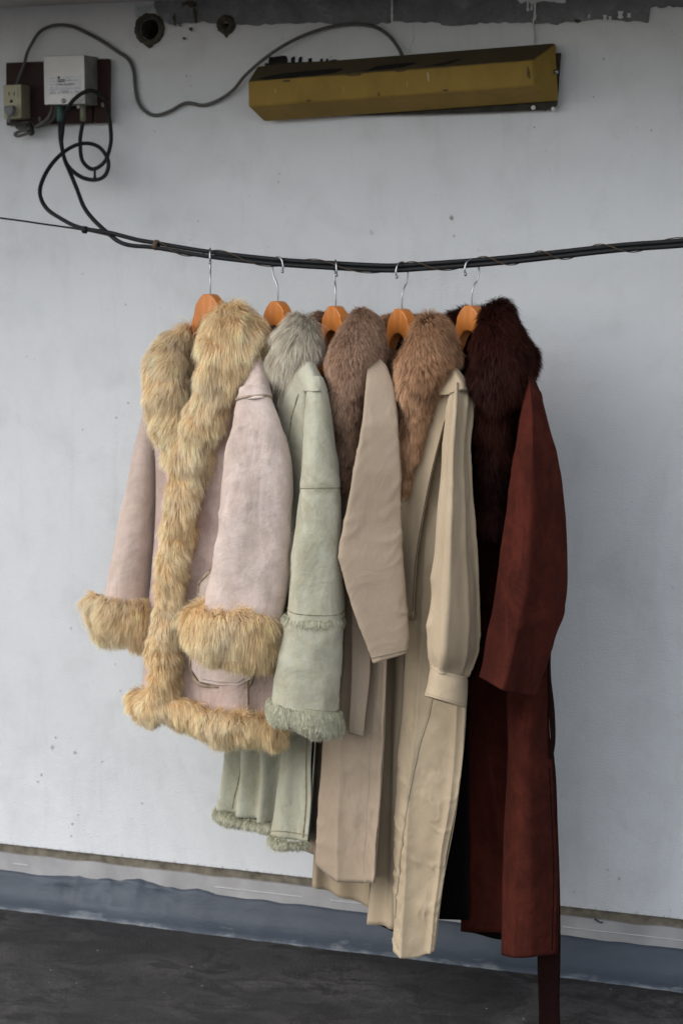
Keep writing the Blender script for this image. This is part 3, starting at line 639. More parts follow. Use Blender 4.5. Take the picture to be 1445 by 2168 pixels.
def furry(name, g, n, parent, L=.028, comb=(0, -1, .2), lift=.7, clump=.5, width=.0011, cols=((.3, .2, .1), (.5, .35, .2), (.7, .55, .35)), alt=None, seed=0,
          swirl=.35, droop=.35, mat='fur', radial=None, gdens=14, ctr=None, jit=.22, core=True, vr=(0, 1), face=.35):
    rg = np.random.default_rng(seed+11); n = int(n*1.75); width = width*.62; gdens = int(gdens*1.6)
    P, wrap = g.P, g.wrap; nv, nu = P.shape[:2]
    Q = np.concatenate([P, P[:, :1]], 1) if wrap else P; NN = np.concatenate([g.N, g.N[:, :1]], 1) if wrap else g.N
    a = Q[:-1, :-1]; b = Q[:-1, 1:]; c = Q[1:, :-1]; d = Q[1:, 1:]
    ar = np.linalg.norm(np.cross(b-a, c-a), axis=-1)+np.linalg.norm(np.cross(b-d, c-d), axis=-1)
    fc = NN[:-1, :-1]@(-FWD); ar = ar*np.where(fc > -.25, 1.0, face)
    vv = (np.arange(nv-1)+.5)/(nv-1); ar = ar*((vv >= vr[0]) & (vv <= vr[1]))[:, None]
    idx = rg.choice(ar.size, n, p=(ar/ar.sum()).ravel()); i, j = np.unravel_index(idx, ar.shape)
    fu, fv = rg.random((n, 1)), rg.random((n, 1))
    bil = lambda A: (A[i, j]*(1-fu)+A[i, j+1]*fu)*(1-fv)+(A[i+1, j]*(1-fu)+A[i+1, j+1]*fu)*fv
    root = bil(Q); nn = nrm(bil(NN))
    cw = scr(*comb)*np.ones((n, 1))
    if radial is not None:           # hair parting from a crown point, in photograph-aligned directions
        dv = root-radial; dv = dv-np.outer(dv@FWD, FWD); cw = cw+.75*nrm(dv)*np.clip(np.linalg.norm(dv, axis=1, keepdims=True)/.05, 0, 1)
    cw = nrm(cw); cw = cw-nn*np.sum(cw*nn, 1, keepdims=True)*.8
    sw = np.stack([fbm(root*22, 2, seed+k*7) for k in range(3)], -1); fine = np.stack([noise(root*95, seed+50+k*7) for k in range(3)], -1)
    d0 = nrm(nn*lift+cw*(1.25-lift)+swirl*sw+.6*swirl*fine+rg.normal(0, jit, (n, 3)))
    d0 = nrm(d0+nn*np.clip(.15-np.sum(d0*nn, 1, keepdims=True), 0, 1))
    ln = L*(1+.25*noise(root*40, seed+90)+rg.normal(0, .16, n)); ln = np.clip(ln, L*.35, L*1.7)[:, None]
    d1 = nrm(d0+cw*.55+np.array([0, 0, -droop])); d2 = nrm(d1+cw*.4+np.array([0, 0, -droop*1.3])+rg.normal(0, jit*.6, (n, 3)))
    p0 = root-nn*.002; p1 = p0+d0*ln/3; p2 = p1+d1*ln/3; p3 = p2+d2*ln/3
    ng = max(4, n//gdens); gi = rg.choice(n, ng, False); kd = kdtree.KDTree(ng)
    for k, q in enumerate(gi): kd.insert(root[q].tolist(), k)
    kd.balance(); own = np.array([kd.find(r)[1] for r in root.tolist()]); go = gi[own]
    cl = clump*(.6+.8*rg.random((n, 1))).clip(0, 1)
    p3 = p3*(1-cl)+(p3[go]+.12*(root-root[go]))*cl; p2 = p2*(1-cl*.55)+(p2[go]+.4*(root-root[go]))*cl*.55
    tips = np.stack([p0, p1, p2, p3], 1)
    T = nrm(p3-p0); side = nrm(np.cross(T, nn)+.45*rg.normal(0, 1, (n, 3))); side = nrm(side-T*np.sum(side*T, 1, keepdims=True))
    wd = width*(.7+.6*rg.random((n, 1)))
    V = np.stack([p0-side*wd, p0+side*wd, p1-side*wd*.9, p1+side*wd*.9, p2-side*wd*.6, p2+side*wd*.6, p3], 1)
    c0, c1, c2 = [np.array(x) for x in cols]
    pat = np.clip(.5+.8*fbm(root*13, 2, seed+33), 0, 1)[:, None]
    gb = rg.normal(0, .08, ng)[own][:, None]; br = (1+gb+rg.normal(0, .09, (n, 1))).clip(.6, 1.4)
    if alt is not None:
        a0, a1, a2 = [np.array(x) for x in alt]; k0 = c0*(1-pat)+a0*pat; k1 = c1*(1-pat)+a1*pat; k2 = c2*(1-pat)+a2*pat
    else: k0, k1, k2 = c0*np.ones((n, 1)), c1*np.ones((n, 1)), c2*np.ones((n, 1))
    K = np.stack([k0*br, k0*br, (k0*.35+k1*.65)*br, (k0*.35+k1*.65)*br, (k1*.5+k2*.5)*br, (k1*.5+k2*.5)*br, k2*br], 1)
    o7 = (np.arange(n)*7)[:, None]
    tri = (o7[:, :, None]+np.array([[0, 1, 3], [0, 3, 2], [2, 3, 5], [2, 5, 4], [4, 5, 6]])[None]).reshape(-1, 3)
    V = V.reshape(-1, 3); K = K.reshape(-1, 3)
    if core:
        q = grid_faces(nv, nu, wrap, getattr(g, 'flip', False), len(V)); V = np.concatenate([V, P.reshape(-1, 3)])
        K = np.concatenate([K, np.ones((nv*nu, 1))*(c0*.55+c1*.45)])
        tri = np.concatenate([tri, q[:, [0, 1, 2]], q[:, [0, 2, 3]]])
        if wrap:
            b0 = len(V)-nv*nu; V = np.concatenate([V, P[0].mean(0)[None], P[-1].mean(0)[None]]); K = np.concatenate([K, K[-2:]])
            r = np.arange(nu); e = b0+(nv-1)*nu
            tri = np.concatenate([tri, np.stack([b0+(r+1) % nu, b0+r, np.full(nu, len(V)-2)], 1), np.stack([e+r, e+(r+1) % nu, np.full(nu, len(V)-1)], 1)])
    org = ORI[parent.name]; me = bpy.data.meshes.new(name)
    me.vertices.add(len(V)); me.vertices.foreach_set('co', (V-org).astype(np.float32).ravel())
    me.loops.add(tri.size); me.loops.foreach_set('vertex_index', tri.astype(np.int32).ravel())
    me.polygons.add(len(tri)); me.polygons.foreach_set('loop_start', (np.arange(len(tri))*3).astype(np.int32))
    me.update(calc_edges=True); me.validate()
    me.polygons.foreach_set('use_smooth', np.ones(len(me.polygons), bool))
    at = me.color_attributes.new('col', 'FLOAT_COLOR', 'POINT')
    at.data.foreach_set('color', np.concatenate([K.clip(0, 1), np.ones((len(K), 1))], 1).astype(np.float32).ravel())
    me.materials.append(MAT[mat])
    o = bpy.data.objects.new(name, me); COL.objects.link(o); o.parent = parent; ORI[o.name] = org
    return o

def hanger(coat, hang_py, psi, hook_yaw, hp, label):
    """wooden suit hanger; psi = turn of its long axis away from the picture plane, hook_yaw likewise for the steel hook"""
    B = coat.B; top = W(coat.hook, hang_py, B)
    h = empty('coat_hanger', top-np.array([0, 0, .155]), label, 'hanger', None)
    ax = math.cos(psi)*RIGHT-math.sin(psi)*FWD; nf = -math.sin(psi)*RIGHT-math.cos(psi)*FWD
    up = np.array([(0, 0), (.009, -.0012), (.018, -.0052), (.027, -.0125), (.035, -.0235), (.0425, -.041), (.051, -.061), (.062, -.079), (.08, -.094), (.105, -.108), (.128, -.121), (.135, -.130)])
    lw = np.array([(.130, -.143), (.11, -.139), (.088, -.131), (.065, -.116), (.045, -.090), (.030, -.068), (.015, -.053), (0, -.049)])
    sid = np.concatenate([crs(up, 28), crs(lw, 24)])
    poly = np.concatenate([sid, (sid*[-1, 1])[::-1][1:-1]])
    bend = lambda a: -.020*(a/.16)**2
    wt = lambda a: .0105+.005*np.clip((np.abs(a)-.07)/.09, 0, 1)
    P3 = lambda k: np.array([top+ax*a+UP*z+nf*(bend(a)+k*wt(a)) for a, z in poly])
    n = len(sid); V = np.concatenate([P3(-1), P3(1)])
    N2 = len(poly); F = []
    # the outline is symmetric: bridge upper and lower runs with quads on both faces
    upi = list(range(28)); lwi = list(range(51, 27, -1))
    mir = lambda i: 0 if i == 0 else (n-1 if i == n-1 else N2-(i))
    lu = [upi[min(27, int(round(k*27/23)))] for k in range(24)]
    for side in (0, 1):
        f = (lambda i: i) if side == 0 else mir
        for k in range(23):
            qd = [f(lu[k]), f(lu[k+1]), f(lwi[k+1]), f(lwi[k])]
            if len(set(qd)) < 3: continue
            F.append(qd if side else qd[::-1]); F.append([N2+i for i in (qd[::-1] if side else qd)])
    for i in range(N2): j = (i+1) % N2; F.append((i, j, N2+j, N2+i))
    o = mk('shoulder_bar', V, F, MAT['hanger'], h, True); o.data.set_sharp_from_angle(angle=math.radians(40))
    b = o.modifiers.new('bevel', 'BEVEL'); b.width = .0022; b.segments = 2; b.limit_method = 'ANGLE'; b.angle_limit = math.radians(50)
    ca = math.cos(hook_yaw)*RIGHT-math.sin(hook_yaw)*FWD
    pts = [top+ca*a+UP*z for a, z in hp]
    wire('hook', pts, .00185, MAT['steel'], h, n=70, seg=8)
    e = pts[-1]; lathe('hook_tip', e, UP, [(0, -.0034), (.0022, -.0028), (.0032, 0), (.0022, .0028), (0, .0034)], MAT['steel'], h, 10)
    return h
def hookprofile(hgt, w=.0185):     # shaft, swan neck and loop, hgt = height of the loop's crown
    return [(0, -.02), (0, .0), (0, .018), (-.001, .027), (-.006, .038), (-w*.75, hgt-.040), (-w, hgt-.022), (-w*.72, hgt-.006), (-w*.05, hgt), (w*.66, hgt-.005), (w*.95, hgt-.018), (w*.85, hgt-.029)]
def mpp(coat): return coat.B/FPX

def back(coat, near, far, mat, lin=None, out=(40, .10), n=8, top=.5, amp=1.0):
    """the back, joining the outer edges of the near and the far front panel"""
    A = crs(np.array(far, float)[:, 0], n); B = crs(np.array(near, float)[:, -1], n)
    def net(k, ep):
        rows = []
        for r in range(n):
            b = (top+(1-top)*min(1, r/1.5))*k*amp; row = []
            for t, w in ((0, 0), (.1, .45), (.3, .85), (.5, 1), (.7, .85), (.9, .45), (1, 0)):
                p = A[r]*(1-t)+B[r]*t; row.append((p[0]+out[0]*b*w, p[1], p[2]+out[1]*b*w+ep))
            rows.append(row)
        return rows
    fo = lambda u, v, P: .006*np.sin(u*19+2*v)*v*np.sin(u*math.pi)
    g = coat.sheet('back_panel', net(1, .004), mat, disp=fo, nu=40, nv=50, th=.002)
    if lin: coat.sheet('lining', net(.86, .006), lin, disp=fo, nu=40, nv=50, th=.001)
    return g
def wrinkle(amp, fx=14, fz=5, seed=0, tilt=0.0):
    def f(P):
        x = P@RIGHT; z = P[..., 2]; d = P@FWD
        return amp*fbm(np.stack([(x+tilt*z)*fx, (z-tilt*x)*fz, d*fx*.5], -1), 3, seed)
    return f
def pleat(u, v, ph, k=2.0, sharp=3.0, drift=.12):   # hanging folds with crisp crests
    return (1-np.abs(np.sin(math.pi*(u*k+ph+drift*np.sin(v*2.6+ph)))))**sharp
def crumple(amp, f=18, seed=0, zs=.6, tilt=.3):   # irregular pressed-in creases: warped ridges in patches
    def q(P):
        X = np.stack([(P@RIGHT+tilt*P[..., 2])*f, P[..., 2]*f*zs, (P@FWD)*f], -1); r = 0
        for o, (k, w) in enumerate(((1, 1), (2.1, .5))):
            Y = X*k; Wp = np.stack([noise(Y*.55, seed+31*o+m) for m in range(3)], -1)
            g = np.clip(1-np.abs(noise(Y+1.3*Wp, seed+5+o))*2.6, 0, 1)**1.6
            r = r+w*g*np.clip(noise(Y*.4+9, seed+77+o)*1.3+.55, 0, 1)
        return amp*r
    return q
# ------------------------------------------------------------------ coat 1: pink shearling
FUR1 = ((.84, .60, .32), (.93, .76, .51), (.97, .87, .68)); FUR1B = ((.78, .51, .22), (.88, .65, .36), (.95, .80, .54))
c1 = Coat('shearling_coat', 445, 'pale pink suede shearling coat with curly golden fur collar, cuffs and hem', 1560)
HP = hookprofile
hanger(c1, 622, math.radians(48), math.radians(88), HP(96*mpp(c1)), 'orange wooden hanger carrying the pale pink shearling coat')
k1 = dict(L=.036, cols=FUR1, alt=FUR1B, clump=.36, lift=.5, swirl=.72, width=.00085, gdens=34, jit=.22)
F1 = [R(720, (372, .07), (380, .06), (392, .04)), R(800, (335, .12), (358, .08), (392, .02)), R(880, (318, .12), (350, .07), (390, .0)), R(960, (330, .10), (360, .05), (390, -.02)), R(1100, (331, .10), (354, .05), (385, -.03)),
     R(1300, (315, .10), (334, .05), (355, -.03)), R(1490, (298, .10), (318, .05), (338, -.03))]
fp = c1.sheet('front_panel', F1, MAT['pinkd'], disp=lambda u, v, P: .004*np.sin(u*7+v*3)*v)
N1 = [R(745, (505, -.09), (520, -.10), (535, -.115), (547, -.12)), R(800, (480, -.10), (515, -.12), (545, -.14), (562, -.15)), R(848, (455, -.09), (500, -.12), (545, -.155), (573, -.165)),
     R(950, (425, -.07), (480, -.10), (540, -.135), (588, -.15)), R(1100, (400, -.06), (458, -.085), (530, -.125), (592, -.14)), R(1260, (375, -.055), (440, -.08), (520, -.115), (588, -.13)),
     R(1400, (362, -.05), (430, -.08), (515, -.115), (585, -.13)), R(1490, (350, -.045), (420, -.08), (510, -.115), (585, -.13), s=60)]
np1 = c1.sheet('front_panel', N1, MAT['pinkd'],
     disp=lambda u, v, P: .006*np.sin(u*9+v*2.5+.6)*np.clip(v*1.6, 0, 1)+wrinkle(.003, 16, 6, 3)(P))
back(c1, N1, F1, MAT['pinkd'], MAT['liningb'])
line_uv(np1, [(.725, .985), (.72, .93), (.715, .86), (.71, .78), (.705, .70)], .0030, MAT['piping'], np1.o, 'shearling_seam')
line_uv(np1, [(.02, .665), (.06, .672), (.11, .682), (.16, .69)], .0012, MAT['piping'], np1.o, 'seam')
# octagonal patch pocket standing proud of the panel, with a raw shearling edge
def panel_pt(px, py, lift):
    d = np.interp(px, [360, 430, 515, 585], [-.052, -.08, -.115, -.13]); return c1.pt(px, py, d-lift)
po = [(446, 1213), (424, 1236), (421, 1258), (405, 1385), (406, 1417), (423, 1444), (463, 1451), (505, 1452), (531, 1438), (545, 1330), (548, 1240), (530, 1216)]
pin = [(x+(475-x)*.10, y+(1335-y)*.055) for x, y in po]
pk = hexa('pocket', np.array([panel_pt(x, y, -.003) for x, y in po]), np.array([panel_pt(x, y, .0110) for x, y in po]), MAT['pink'], c1.root, bevel=.0012)
hexa('pocket_face', np.array([panel_pt(x, y, .009) for x, y in pin]), np.array([panel_pt(x, y, .0135) for x, y in pin]), MAT['pink'], pk, bevel=.001)
Q = np.array(po+po[:1], float)
wire('shearling_edge', [panel_pt(x+(475-x)*-.02, y+(1335-y)*-.03, .003) for x, y in po+po[:1]], .0042, MAT['piping'], pk, n=120, seg=6)
fs1 = c1.tube('sleeve', [(322, 810, 352, 815, .15, .035), (305, 868, 347, 872, .155, .045), (285, 950, 343, 955, .155, .05), (262, 1050, 338, 1058, .15, .05), (240, 1150, 333, 1160, .145, .05), (222, 1240, 326, 1252, .14, .05), (212, 1300, 324, 1315, .135, .048)], MAT['pink'],
        disp=lambda u, v, P: wrinkle(.006, 13, 6, 8)(P))
far_sleeve = fs1.o
c1.fur('fur_cuff', [(205, 1262, 312, 1272, .135, .04), (190, 1272, 322, 1284, .135, .062), (186, 1292, 326, 1308, .135, .066), (192, 1314, 326, 1332, .135, .064), (212, 1332, 322, 1350, .135, .05), (240, 1340, 315, 1356, .135, .03)], 12000, far_sleeve, seed=1, comb=(-.15, -1, .2), **k1)
ns1 = c1.tube('sleeve', [(506, 826, 568, 822, -.17, .03), (502, 850, 574, 846, -.178, .038), (490, 900, 595, 900, -.19, .040), (480, 960, 612, 960, -.195, .042), (472, 1030, 620, 1032, -.20, .042), (466, 1090, 620, 1096, -.20, .042), (453, 1190, 611, 1200, -.20, .042), (440, 1268, 599, 1285, -.20, .042), (434, 1310, 596, 1330, -.20, .044)], MAT['pink'], nu=64, nv=100, sq=3.0,
     disp=lambda u, v, P: wrinkle(.006, 11, 6, 5)(P)+crumple(.0035, 14, 61)(P))
c1.sheet('shoulder', [R(758, (524, -.13), (534, -.14), (544, -.142), (553, -.138)), R(800, (514, -.14), (532, -.172), (552, -.178), (567, -.155)), R(846, (499, -.165), (518, -.212), (556, -.220), (577, -.172), s=-6)], MAT['pink'], nu=30, nv=30)
line_uv(ns1, [(.02, .135), (.10, .13), (.25, .125), (.4, .125), (.48, .13)], .0030, MAT['piping'], ns1.o, 'shearling_seam')
c1.fur('fur_cuff', [(420, 1284, 575, 1296, -.20, .035), (402, 1292, 586, 1308, -.20, .058), (396, 1312, 588, 1330, -.20, .064), (398, 1340, 588, 1362, -.20, .064), (408, 1364, 584, 1386, -.20, .055), (430, 1378, 574, 1398, -.20, .03)], 17000, ns1.o, seed=2, comb=(-.05, -1, .15), **k1)
# collar, placket and hem
c1.fur('fur_collar', [(398, 700, 408, 702, .055, .015), (360, 714, 402, 722, .04, .03), (326, 748, 398, 752, .03, .042), (312, 800, 396, 802, .02, .045), (318, 850, 390, 850, .005, .042), (336, 900, 390, 896, -.01, .035), (352, 940, 398, 934, -.02, .03), (365, 975, 408, 965, -.03, .024)], 13000, seed=3, comb=(-.45, -.8, .2), **k1)
c1.fur('fur_collar', [(462, 674, 512, 670, -.05, .02), (442, 690, 540, 684, -.075, .035), (428, 726, 551, 720, -.10, .048), (424, 760, 546, 756, -.105, .05), (418, 800, 526, 796, -.10, .048), (413, 845, 498, 840, -.09, .042), (400, 895, 468, 892, -.08, .034), (382, 940, 446, 942, -.07, .03), (372, 985, 434, 985, -.065, .027)], 21000, seed=4, comb=(.12, -1, .2), **k1)
c1.fur('fur_collar', [(392, 708, 404, 740, .07, .02), (420, 690, 428, 730, .09, .025), (452, 682, 460, 722, .085, .025), (486, 680, 490, 720, .07, .025), (510, 684, 512, 722, .03, .02)], 4000, seed=5, comb=(0, .1, .2), **k1)
k1p = dict(k1, L=.030)
c1.fur('fur_placket', [(372, 960, 436, 964, -.065, .02), (364, 1010, 434, 1014, -.067, .024), (359, 1060, 420, 1064, -.067, .024), (346, 1140, 404, 1146, -.066, .024), (335, 1230, 385, 1236, -.064, .022), (329, 1310, 374, 1316, -.062, .021), (324, 1390, 370, 1394, -.06, .021), (320, 1450, 366, 1452, -.058, .021), (318, 1490, 362, 1488, -.055, .02)], 16000, seed=6, comb=(.3, -.9, .2), **k1p)
c1.fur('fur_hem', [(330, 1462, 332, 1498, -.055, .022), (362, 1474, 358, 1514, -.065, .022), (410, 1490, 403, 1531, -.085, .024), (465, 1507, 457, 1550, -.11, .025), (520, 1519, 513, 1561, -.13, .025), (570, 1525, 565, 1565, -.14, .024), (600, 1528, 598, 1560, -.135, .02)], 17000, seed=7, comb=(.1, -1, .2), **k1p)
c1.fur('fur_hem', [(296, 1464, 295, 1500, .08, .02), (308, 1464, 307, 1508, .05, .026), (322, 1468, 321, 1514, .01, .026), (340, 1474, 338, 1516, -.03, .024)], 4500, seed=8, comb=(-.3, -.9, .2), **k1p)
c1.fur('fur_hem', [(300, 1470, 298, 1505, .12, .02), (400, 1475, 398, 1510, .11, .02), (500, 1480, 500, 1520, .07, .02), (560, 1500, 560, 1540, -.04, .02), (595, 1520, 595, 1555, -.12, .02)], 2500, seed=9, comb=(0, -1, .2), **k1p)

# ------------------------------------------------------------------ coat 2: sage green shearling
FUR2 = ((.24, .20, .135), (.56, .49, .37), (.94, .88, .76)); FUR2B = ((.17, .14, .095), (.42, .36, .265), (.82, .75, .63))
FUR2C = ((.46, .45, .31), (.58, .565, .42), (.74, .72, .58))
c2 = Coat('shearling_coat', 588, 'sage green suede shearling coat with wispy grey fur collar and fluffy cuff', 1790)
hanger(c2, 637, math.radians(55), math.radians(52), HP(93*mpp(c2)), 'orange wooden hanger carrying the sage green coat')
c2.sheet('neck_lining', [R(698, (554, .085), (596, .082), (648, .04)), R(820, (543, .09), (596, .09), (654, .04))], MAT['liningb'], nu=14, nv=14)
c2.tube('sleeve', [(480, 800, 508, 805, .15, .035), (462, 900, 510, 905, .15, .045), (452, 1050, 508, 1055, .14, .045), (448, 1250, 508, 1255, .13, .045), (446, 1420, 510, 1425, .12, .045)], MAT['sage'])
F2 = [R(800, (500, .13), (515, .08), (540, .02)), R(1000, (490, .13), (510, .08), (545, .0)), R(1300, (485, .12), (520, .06), (570, .0)), R(1580, (486, .11), (530, .055), (585, .01), s=10), R(1716, (464, .11), (520, .05), (578, .01), s=32)]
fa = c2.sheet('front_panel', F2, MAT['sage'],
     disp=lambda u, v, P: .013*np.sin(u*17+.8)*np.clip(v*1.3, 0, 1)+wrinkle(.003, 18, 5, 12)(P))
line_uv(fa, [(.21, .70), (.20, .8), (.19, .9), (.18, .985)], .0012, MAT['sageedge'], fa.o)
N2 = [R(772, (628, -.125), (638, -.135), (648, -.14), (660, -.14)), R(800, (613, -.125), (632, -.15), (650, -.165), (674, -.155)), R(850, (596, -.10), (620, -.14), (644, -.168), (686, -.15)), R(950, (585, -.07), (613, -.115), (642, -.155), (692, -.14)), R(1150, (580, -.05), (610, -.09), (640, -.135), (696, -.13)),
     R(1350, (585, -.035), (612, -.05), (645, -.08), (700, -.11)), R(1560, (598, -.015), (615, -.03), (636, -.04), (662, -.05)), R(1700, (585, -.015), (604, -.035), (632, -.045), (658, -.05)), R(1772, (574, -.015), (598, -.04), (628, -.05), (650, -.05), s=12)]
na = c2.sheet('front_panel', N2, MAT['sage'],
     disp=lambda u, v, P: .006*np.sin(u*6+1)*np.clip(v*1.4, 0, 1)+wrinkle(.003, 18, 5, 14)(P))
back(c2, N2, F2, MAT['sage'], MAT['liningb'])
line_uv(na, [(.47, .22), (.43, .26), (.36, .30), (.33, .36)], .0018, MAT['sageedge'], na.o, 'shearling_seam')
line_uv(na, [(.86, .74), (.86, .86), (.85, .985)], .0018, MAT['sageedge'], na.o, 'shearling_seam')
line_uv(na, [(.02, .975), (.3, .972), (.6, .975), (.97, .975)], .0009, MAT['sageedge'], na.o)
c2.sheet('side_panel', [R(1500, (655, .0), (665, .03), (690, .06)), R(1640, (652, -.01), (662, .03), (690, .06)), R(1760, (648, -.01), (660, .03), (690, .06), s=-4)], MAT['sage'], nu=20, nv=30, disp=lambda u, v, P: .004*np.sin(u*8))
k2c = dict(L=.013, cols=FUR2C, clump=.3, lift=.35, swirl=.4, width=.0009, droop=.5)
c2.fur('fur_hem', [(462, 1712, 460, 1724, .11, .008), (500, 1728, 500, 1738, .075, .01), (535, 1738, 535, 1746, .05, .008), (578, 1746, 578, 1756, .01, .008)], 3200, fa.o, seed=21, comb=(-.1, -1, .1), **dict(k2c, L=.018, clump=.4))
c2.fur('fur_hem', [(570, 1768, 570, 1778, -.015, .008), (596, 1778, 595, 1788, -.045, .012), (626, 1782, 625, 1792, -.055, .012), (650, 1780, 650, 1790, -.05, .008)], 2600, na.o, seed=22, comb=(-.05, -1, .1), **dict(k2c, L=.019, clump=.4))
c2.fur('fur_hem', [(650, 1760, 650, 1768, .0, .006), (672, 1756, 672, 1764, .04, .006), (690, 1756, 690, 1764, .06, .006)], 900, seed=23, comb=(0, -1, .1), **dict(k2c, L=.018, clump=.4))
ns2 = c2.tube('sleeve', [(652, 808, 684, 804, -.158, .028), (650, 830, 692, 828, -.165, .034), (645, 890, 703, 890, -.175, .042), (639, 980, 714, 980, -.18, .046), (630, 1076, 721, 1075, -.185, .048), (620, 1165, 723, 1168, -.185, .05), (606, 1296, 727, 1302, -.185, .052), (586, 1396, 719, 1410, -.185, .052), (575, 1480, 714, 1506, -.185, .052), (570, 1510, 713, 1540, -.185, .05)], MAT['sage'], nu=60, nv=110, sq=2.7,
     disp=lambda u, v, P: wrinkle(.004, 14, 5, 15)(P)+.0012*np.exp(-((v-.385)/.012)**2)-.001*np.exp(-((v-.40)/.01)**2)+crumple(.0035, 15, 62)(P))
c2.sheet('shoulder', [R(764, (634, -.125), (644, -.138), (653, -.142), (662, -.136)), R(795, (628, -.145), (648, -.175), (665, -.182), (680, -.152)), R(829, (638, -.155), (655, -.200), (678, -.205), (695, -.164), s=-2)], MAT['sage'], nu=26, nv=26)
line_uv(ns2, [(.0, .396), (.12, .393), (.25, .392), (.38, .393), (.5, .396)], .0008, MAT['sageedge'], ns2.o)
line_uv(ns2, [(.0, .658), (.12, .660), (.25, .661), (.38, .66), (.5, .658)], .0009, MAT['sageedge'], ns2.o)
c2.fur('fur_trim', [(603, 1298, 726, 1301, -.185, .052), (600, 1305, 727, 1309, -.185, .055), (601, 1311, 726, 1315, -.185, .054)], 3600, ns2.o, nv=6, seed=24, comb=(-.25, -1, .1), **dict(k2c, L=.015, face=.25, lift=.5, clump=.35), disp=lambda u, v, P: 0*u)
c2.fur('fur_cuff', [(577, 1474, 722, 1502, -.185, .055), (570, 1484, 724, 1514, -.185, .06), (567, 1503, 725, 1530, -.185, .061), (569, 1518, 724, 1545, -.185, .058), (580, 1528, 715, 1552, -.185, .04)], 11000, ns2.o, seed=25, comb=(-.15, -.8, .2), **dict(k2c, L=.012, lift=.55, clump=.35, swirl=.6))
k2 = dict(L=.046, cols=FUR2, alt=FUR2B, clump=.55, lift=.4, swirl=.42, width=.00085, gdens=11, droop=.45, jit=.2)
c2.fur('fur_collar', [(618, 694, 646, 692, -.05, .02), (608, 706, 664, 704, -.075, .03), (594, 732, 668, 730, -.09, .038), (586, 762, 654, 760, -.09, .036), (594, 792, 634, 790, -.085, .03), (602, 826, 622, 824, -.08, .02)], 11000, seed=26, comb=(-.25, -.75, .2), radial=c2.pt(630, 742, -.1), **k2)
c2.fur('fur_collar', [(545, 690, 548, 730, .08, .02), (575, 692, 578, 726, .06, .022), (610, 694, 612, 726, .0, .02)], 2200, seed=27, comb=(-.3, -.3, .2), **dict(k2, L=.025))
c2.fur('fur_collar', [(575, 770, 606, 768, -.05, .018), (583, 820, 612, 818, -.058, .016), (592, 870, 610, 868, -.06, .01)], 2600, seed=28, comb=(-.2, -1, .1), **dict(k2, L=.03))

# ------------------------------------------------------------------ coat 3: taupe coat with cape sleeve
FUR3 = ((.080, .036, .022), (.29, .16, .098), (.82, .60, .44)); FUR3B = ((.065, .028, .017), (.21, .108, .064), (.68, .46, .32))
c3 = Coat('trench_coat', 710, 'taupe cotton coat with wide cape sleeve, hanging tie end and dense grey-brown fur collar', 1870)
hanger(c3, 647, math.radians(60), math.radians(84), HP(96*mpp(c3)), 'orange wooden hanger carrying the taupe coat with the cape sleeve')
c3.sheet('neck_lining', [R(698, (676, .085), (718, .082), (770, .04)), R(820, (665, .09), (718, .09), (776, .04))], MAT['lining'], nu=14, nv=14)
F3 = [R(800, (625, .14), (650, .08), (690, .0)), R(1200, (610, .13), (650, .07), (700, -.01)), R(1600, (625, .12), (660, .07), (705, .0)), R(1800, (640, .12), (668, .07), (700, .01), s=25)]
c3.sheet('front_panel', F3, MAT['taupe'])
c3.tube('sleeve', [(604, 800, 632, 805, .16, .035), (588, 950, 630, 955, .16, .04), (580, 1150, 632, 1155, .15, .04), (580, 1350, 640, 1352, .14, .04)], MAT['taupe'])
N3 = [R(772, (770, -.11), (785, -.12), (800, -.14), (812, -.15)), R(850, (730, -.07), (755, -.09), (790, -.12), (830, -.14)), R(1000, (712, -.05), (742, -.075), (785, -.11), (832, -.13)), R(1200, (706, -.04), (738, -.07), (780, -.105), (826, -.13)),
     R(1400, (698, -.04), (735, -.07), (775, -.10), (816, -.13)), R(1550, (686, -.035), (726, -.065), (772, -.10), (812, -.125)), R(1700, (677, -.03), (720, -.065), (765, -.095), (803, -.12)), [(671, 1829, -.03), (712, 1862, -.06), (758, 1870, -.09), (791, 1869, -.115)]]
n3 = c3.sheet('front_panel', N3, MAT['taupe'], nu=60, nv=130,
     disp=lambda u, v, P: .007*np.sin(u*5+.3)*np.clip(v*1.5, 0, 1)+wrinkle(.0035, 16, 9, 31)(P)+crumple(.0024, 36, 63, .8, .4)(P)*np.clip(v*3-1.2, .3, 1)+.007*pleat(u, v, .35, 1.6)*np.clip(v*1.5, 0, 1))
back(c3, N3, F3, MAT['taupe'], MAT['liningb'], amp=.6)
stitches(n3, [(.76, .60), (.755, .75), (.75, .9), (.745, .985)], MAT['stitch'], n3.o)
cs = c3.tube('sleeve', [(780, 772, 808, 767, -.125, .013), (776, 790, 822, 783, -.142, .013), (773, 822, 835, 816, -.160, .013), (766, 900, 843, 896, -.184, .013), (749, 1000, 848, 1000, -.192, .013), (731, 1100, 850, 1100, -.192, .013), (719, 1163, 852, 1160, -.194, .013), (717, 1180, 853, 1176, -.194, .013), (722, 1197, 854, 1194, -.194, .013), (733, 1237, 857, 1240, -.195, .013), (748, 1289, 862, 1300, -.195, .013), (768, 1345, 866, 1345, -.195, .013), (789, 1403, 863, 1380, -.195, .013)], MAT['taupe'], nu=72, nv=160, sq=4.5, lin=True,
     disp=lambda u, v, P: wrinkle(.002, 12, 6, 33)(P)+crumple(.0020, 22, 64, .7, -.6)(P)-.004*np.exp(-((v-.33)/.2)**2)*np.sin(u*6.28))
line_uv(cs, [(.02, .985), (.15, .983), (.3, .983), (.48, .985)], .0009, MAT['stitch'], cs.o, 'hem_fold')
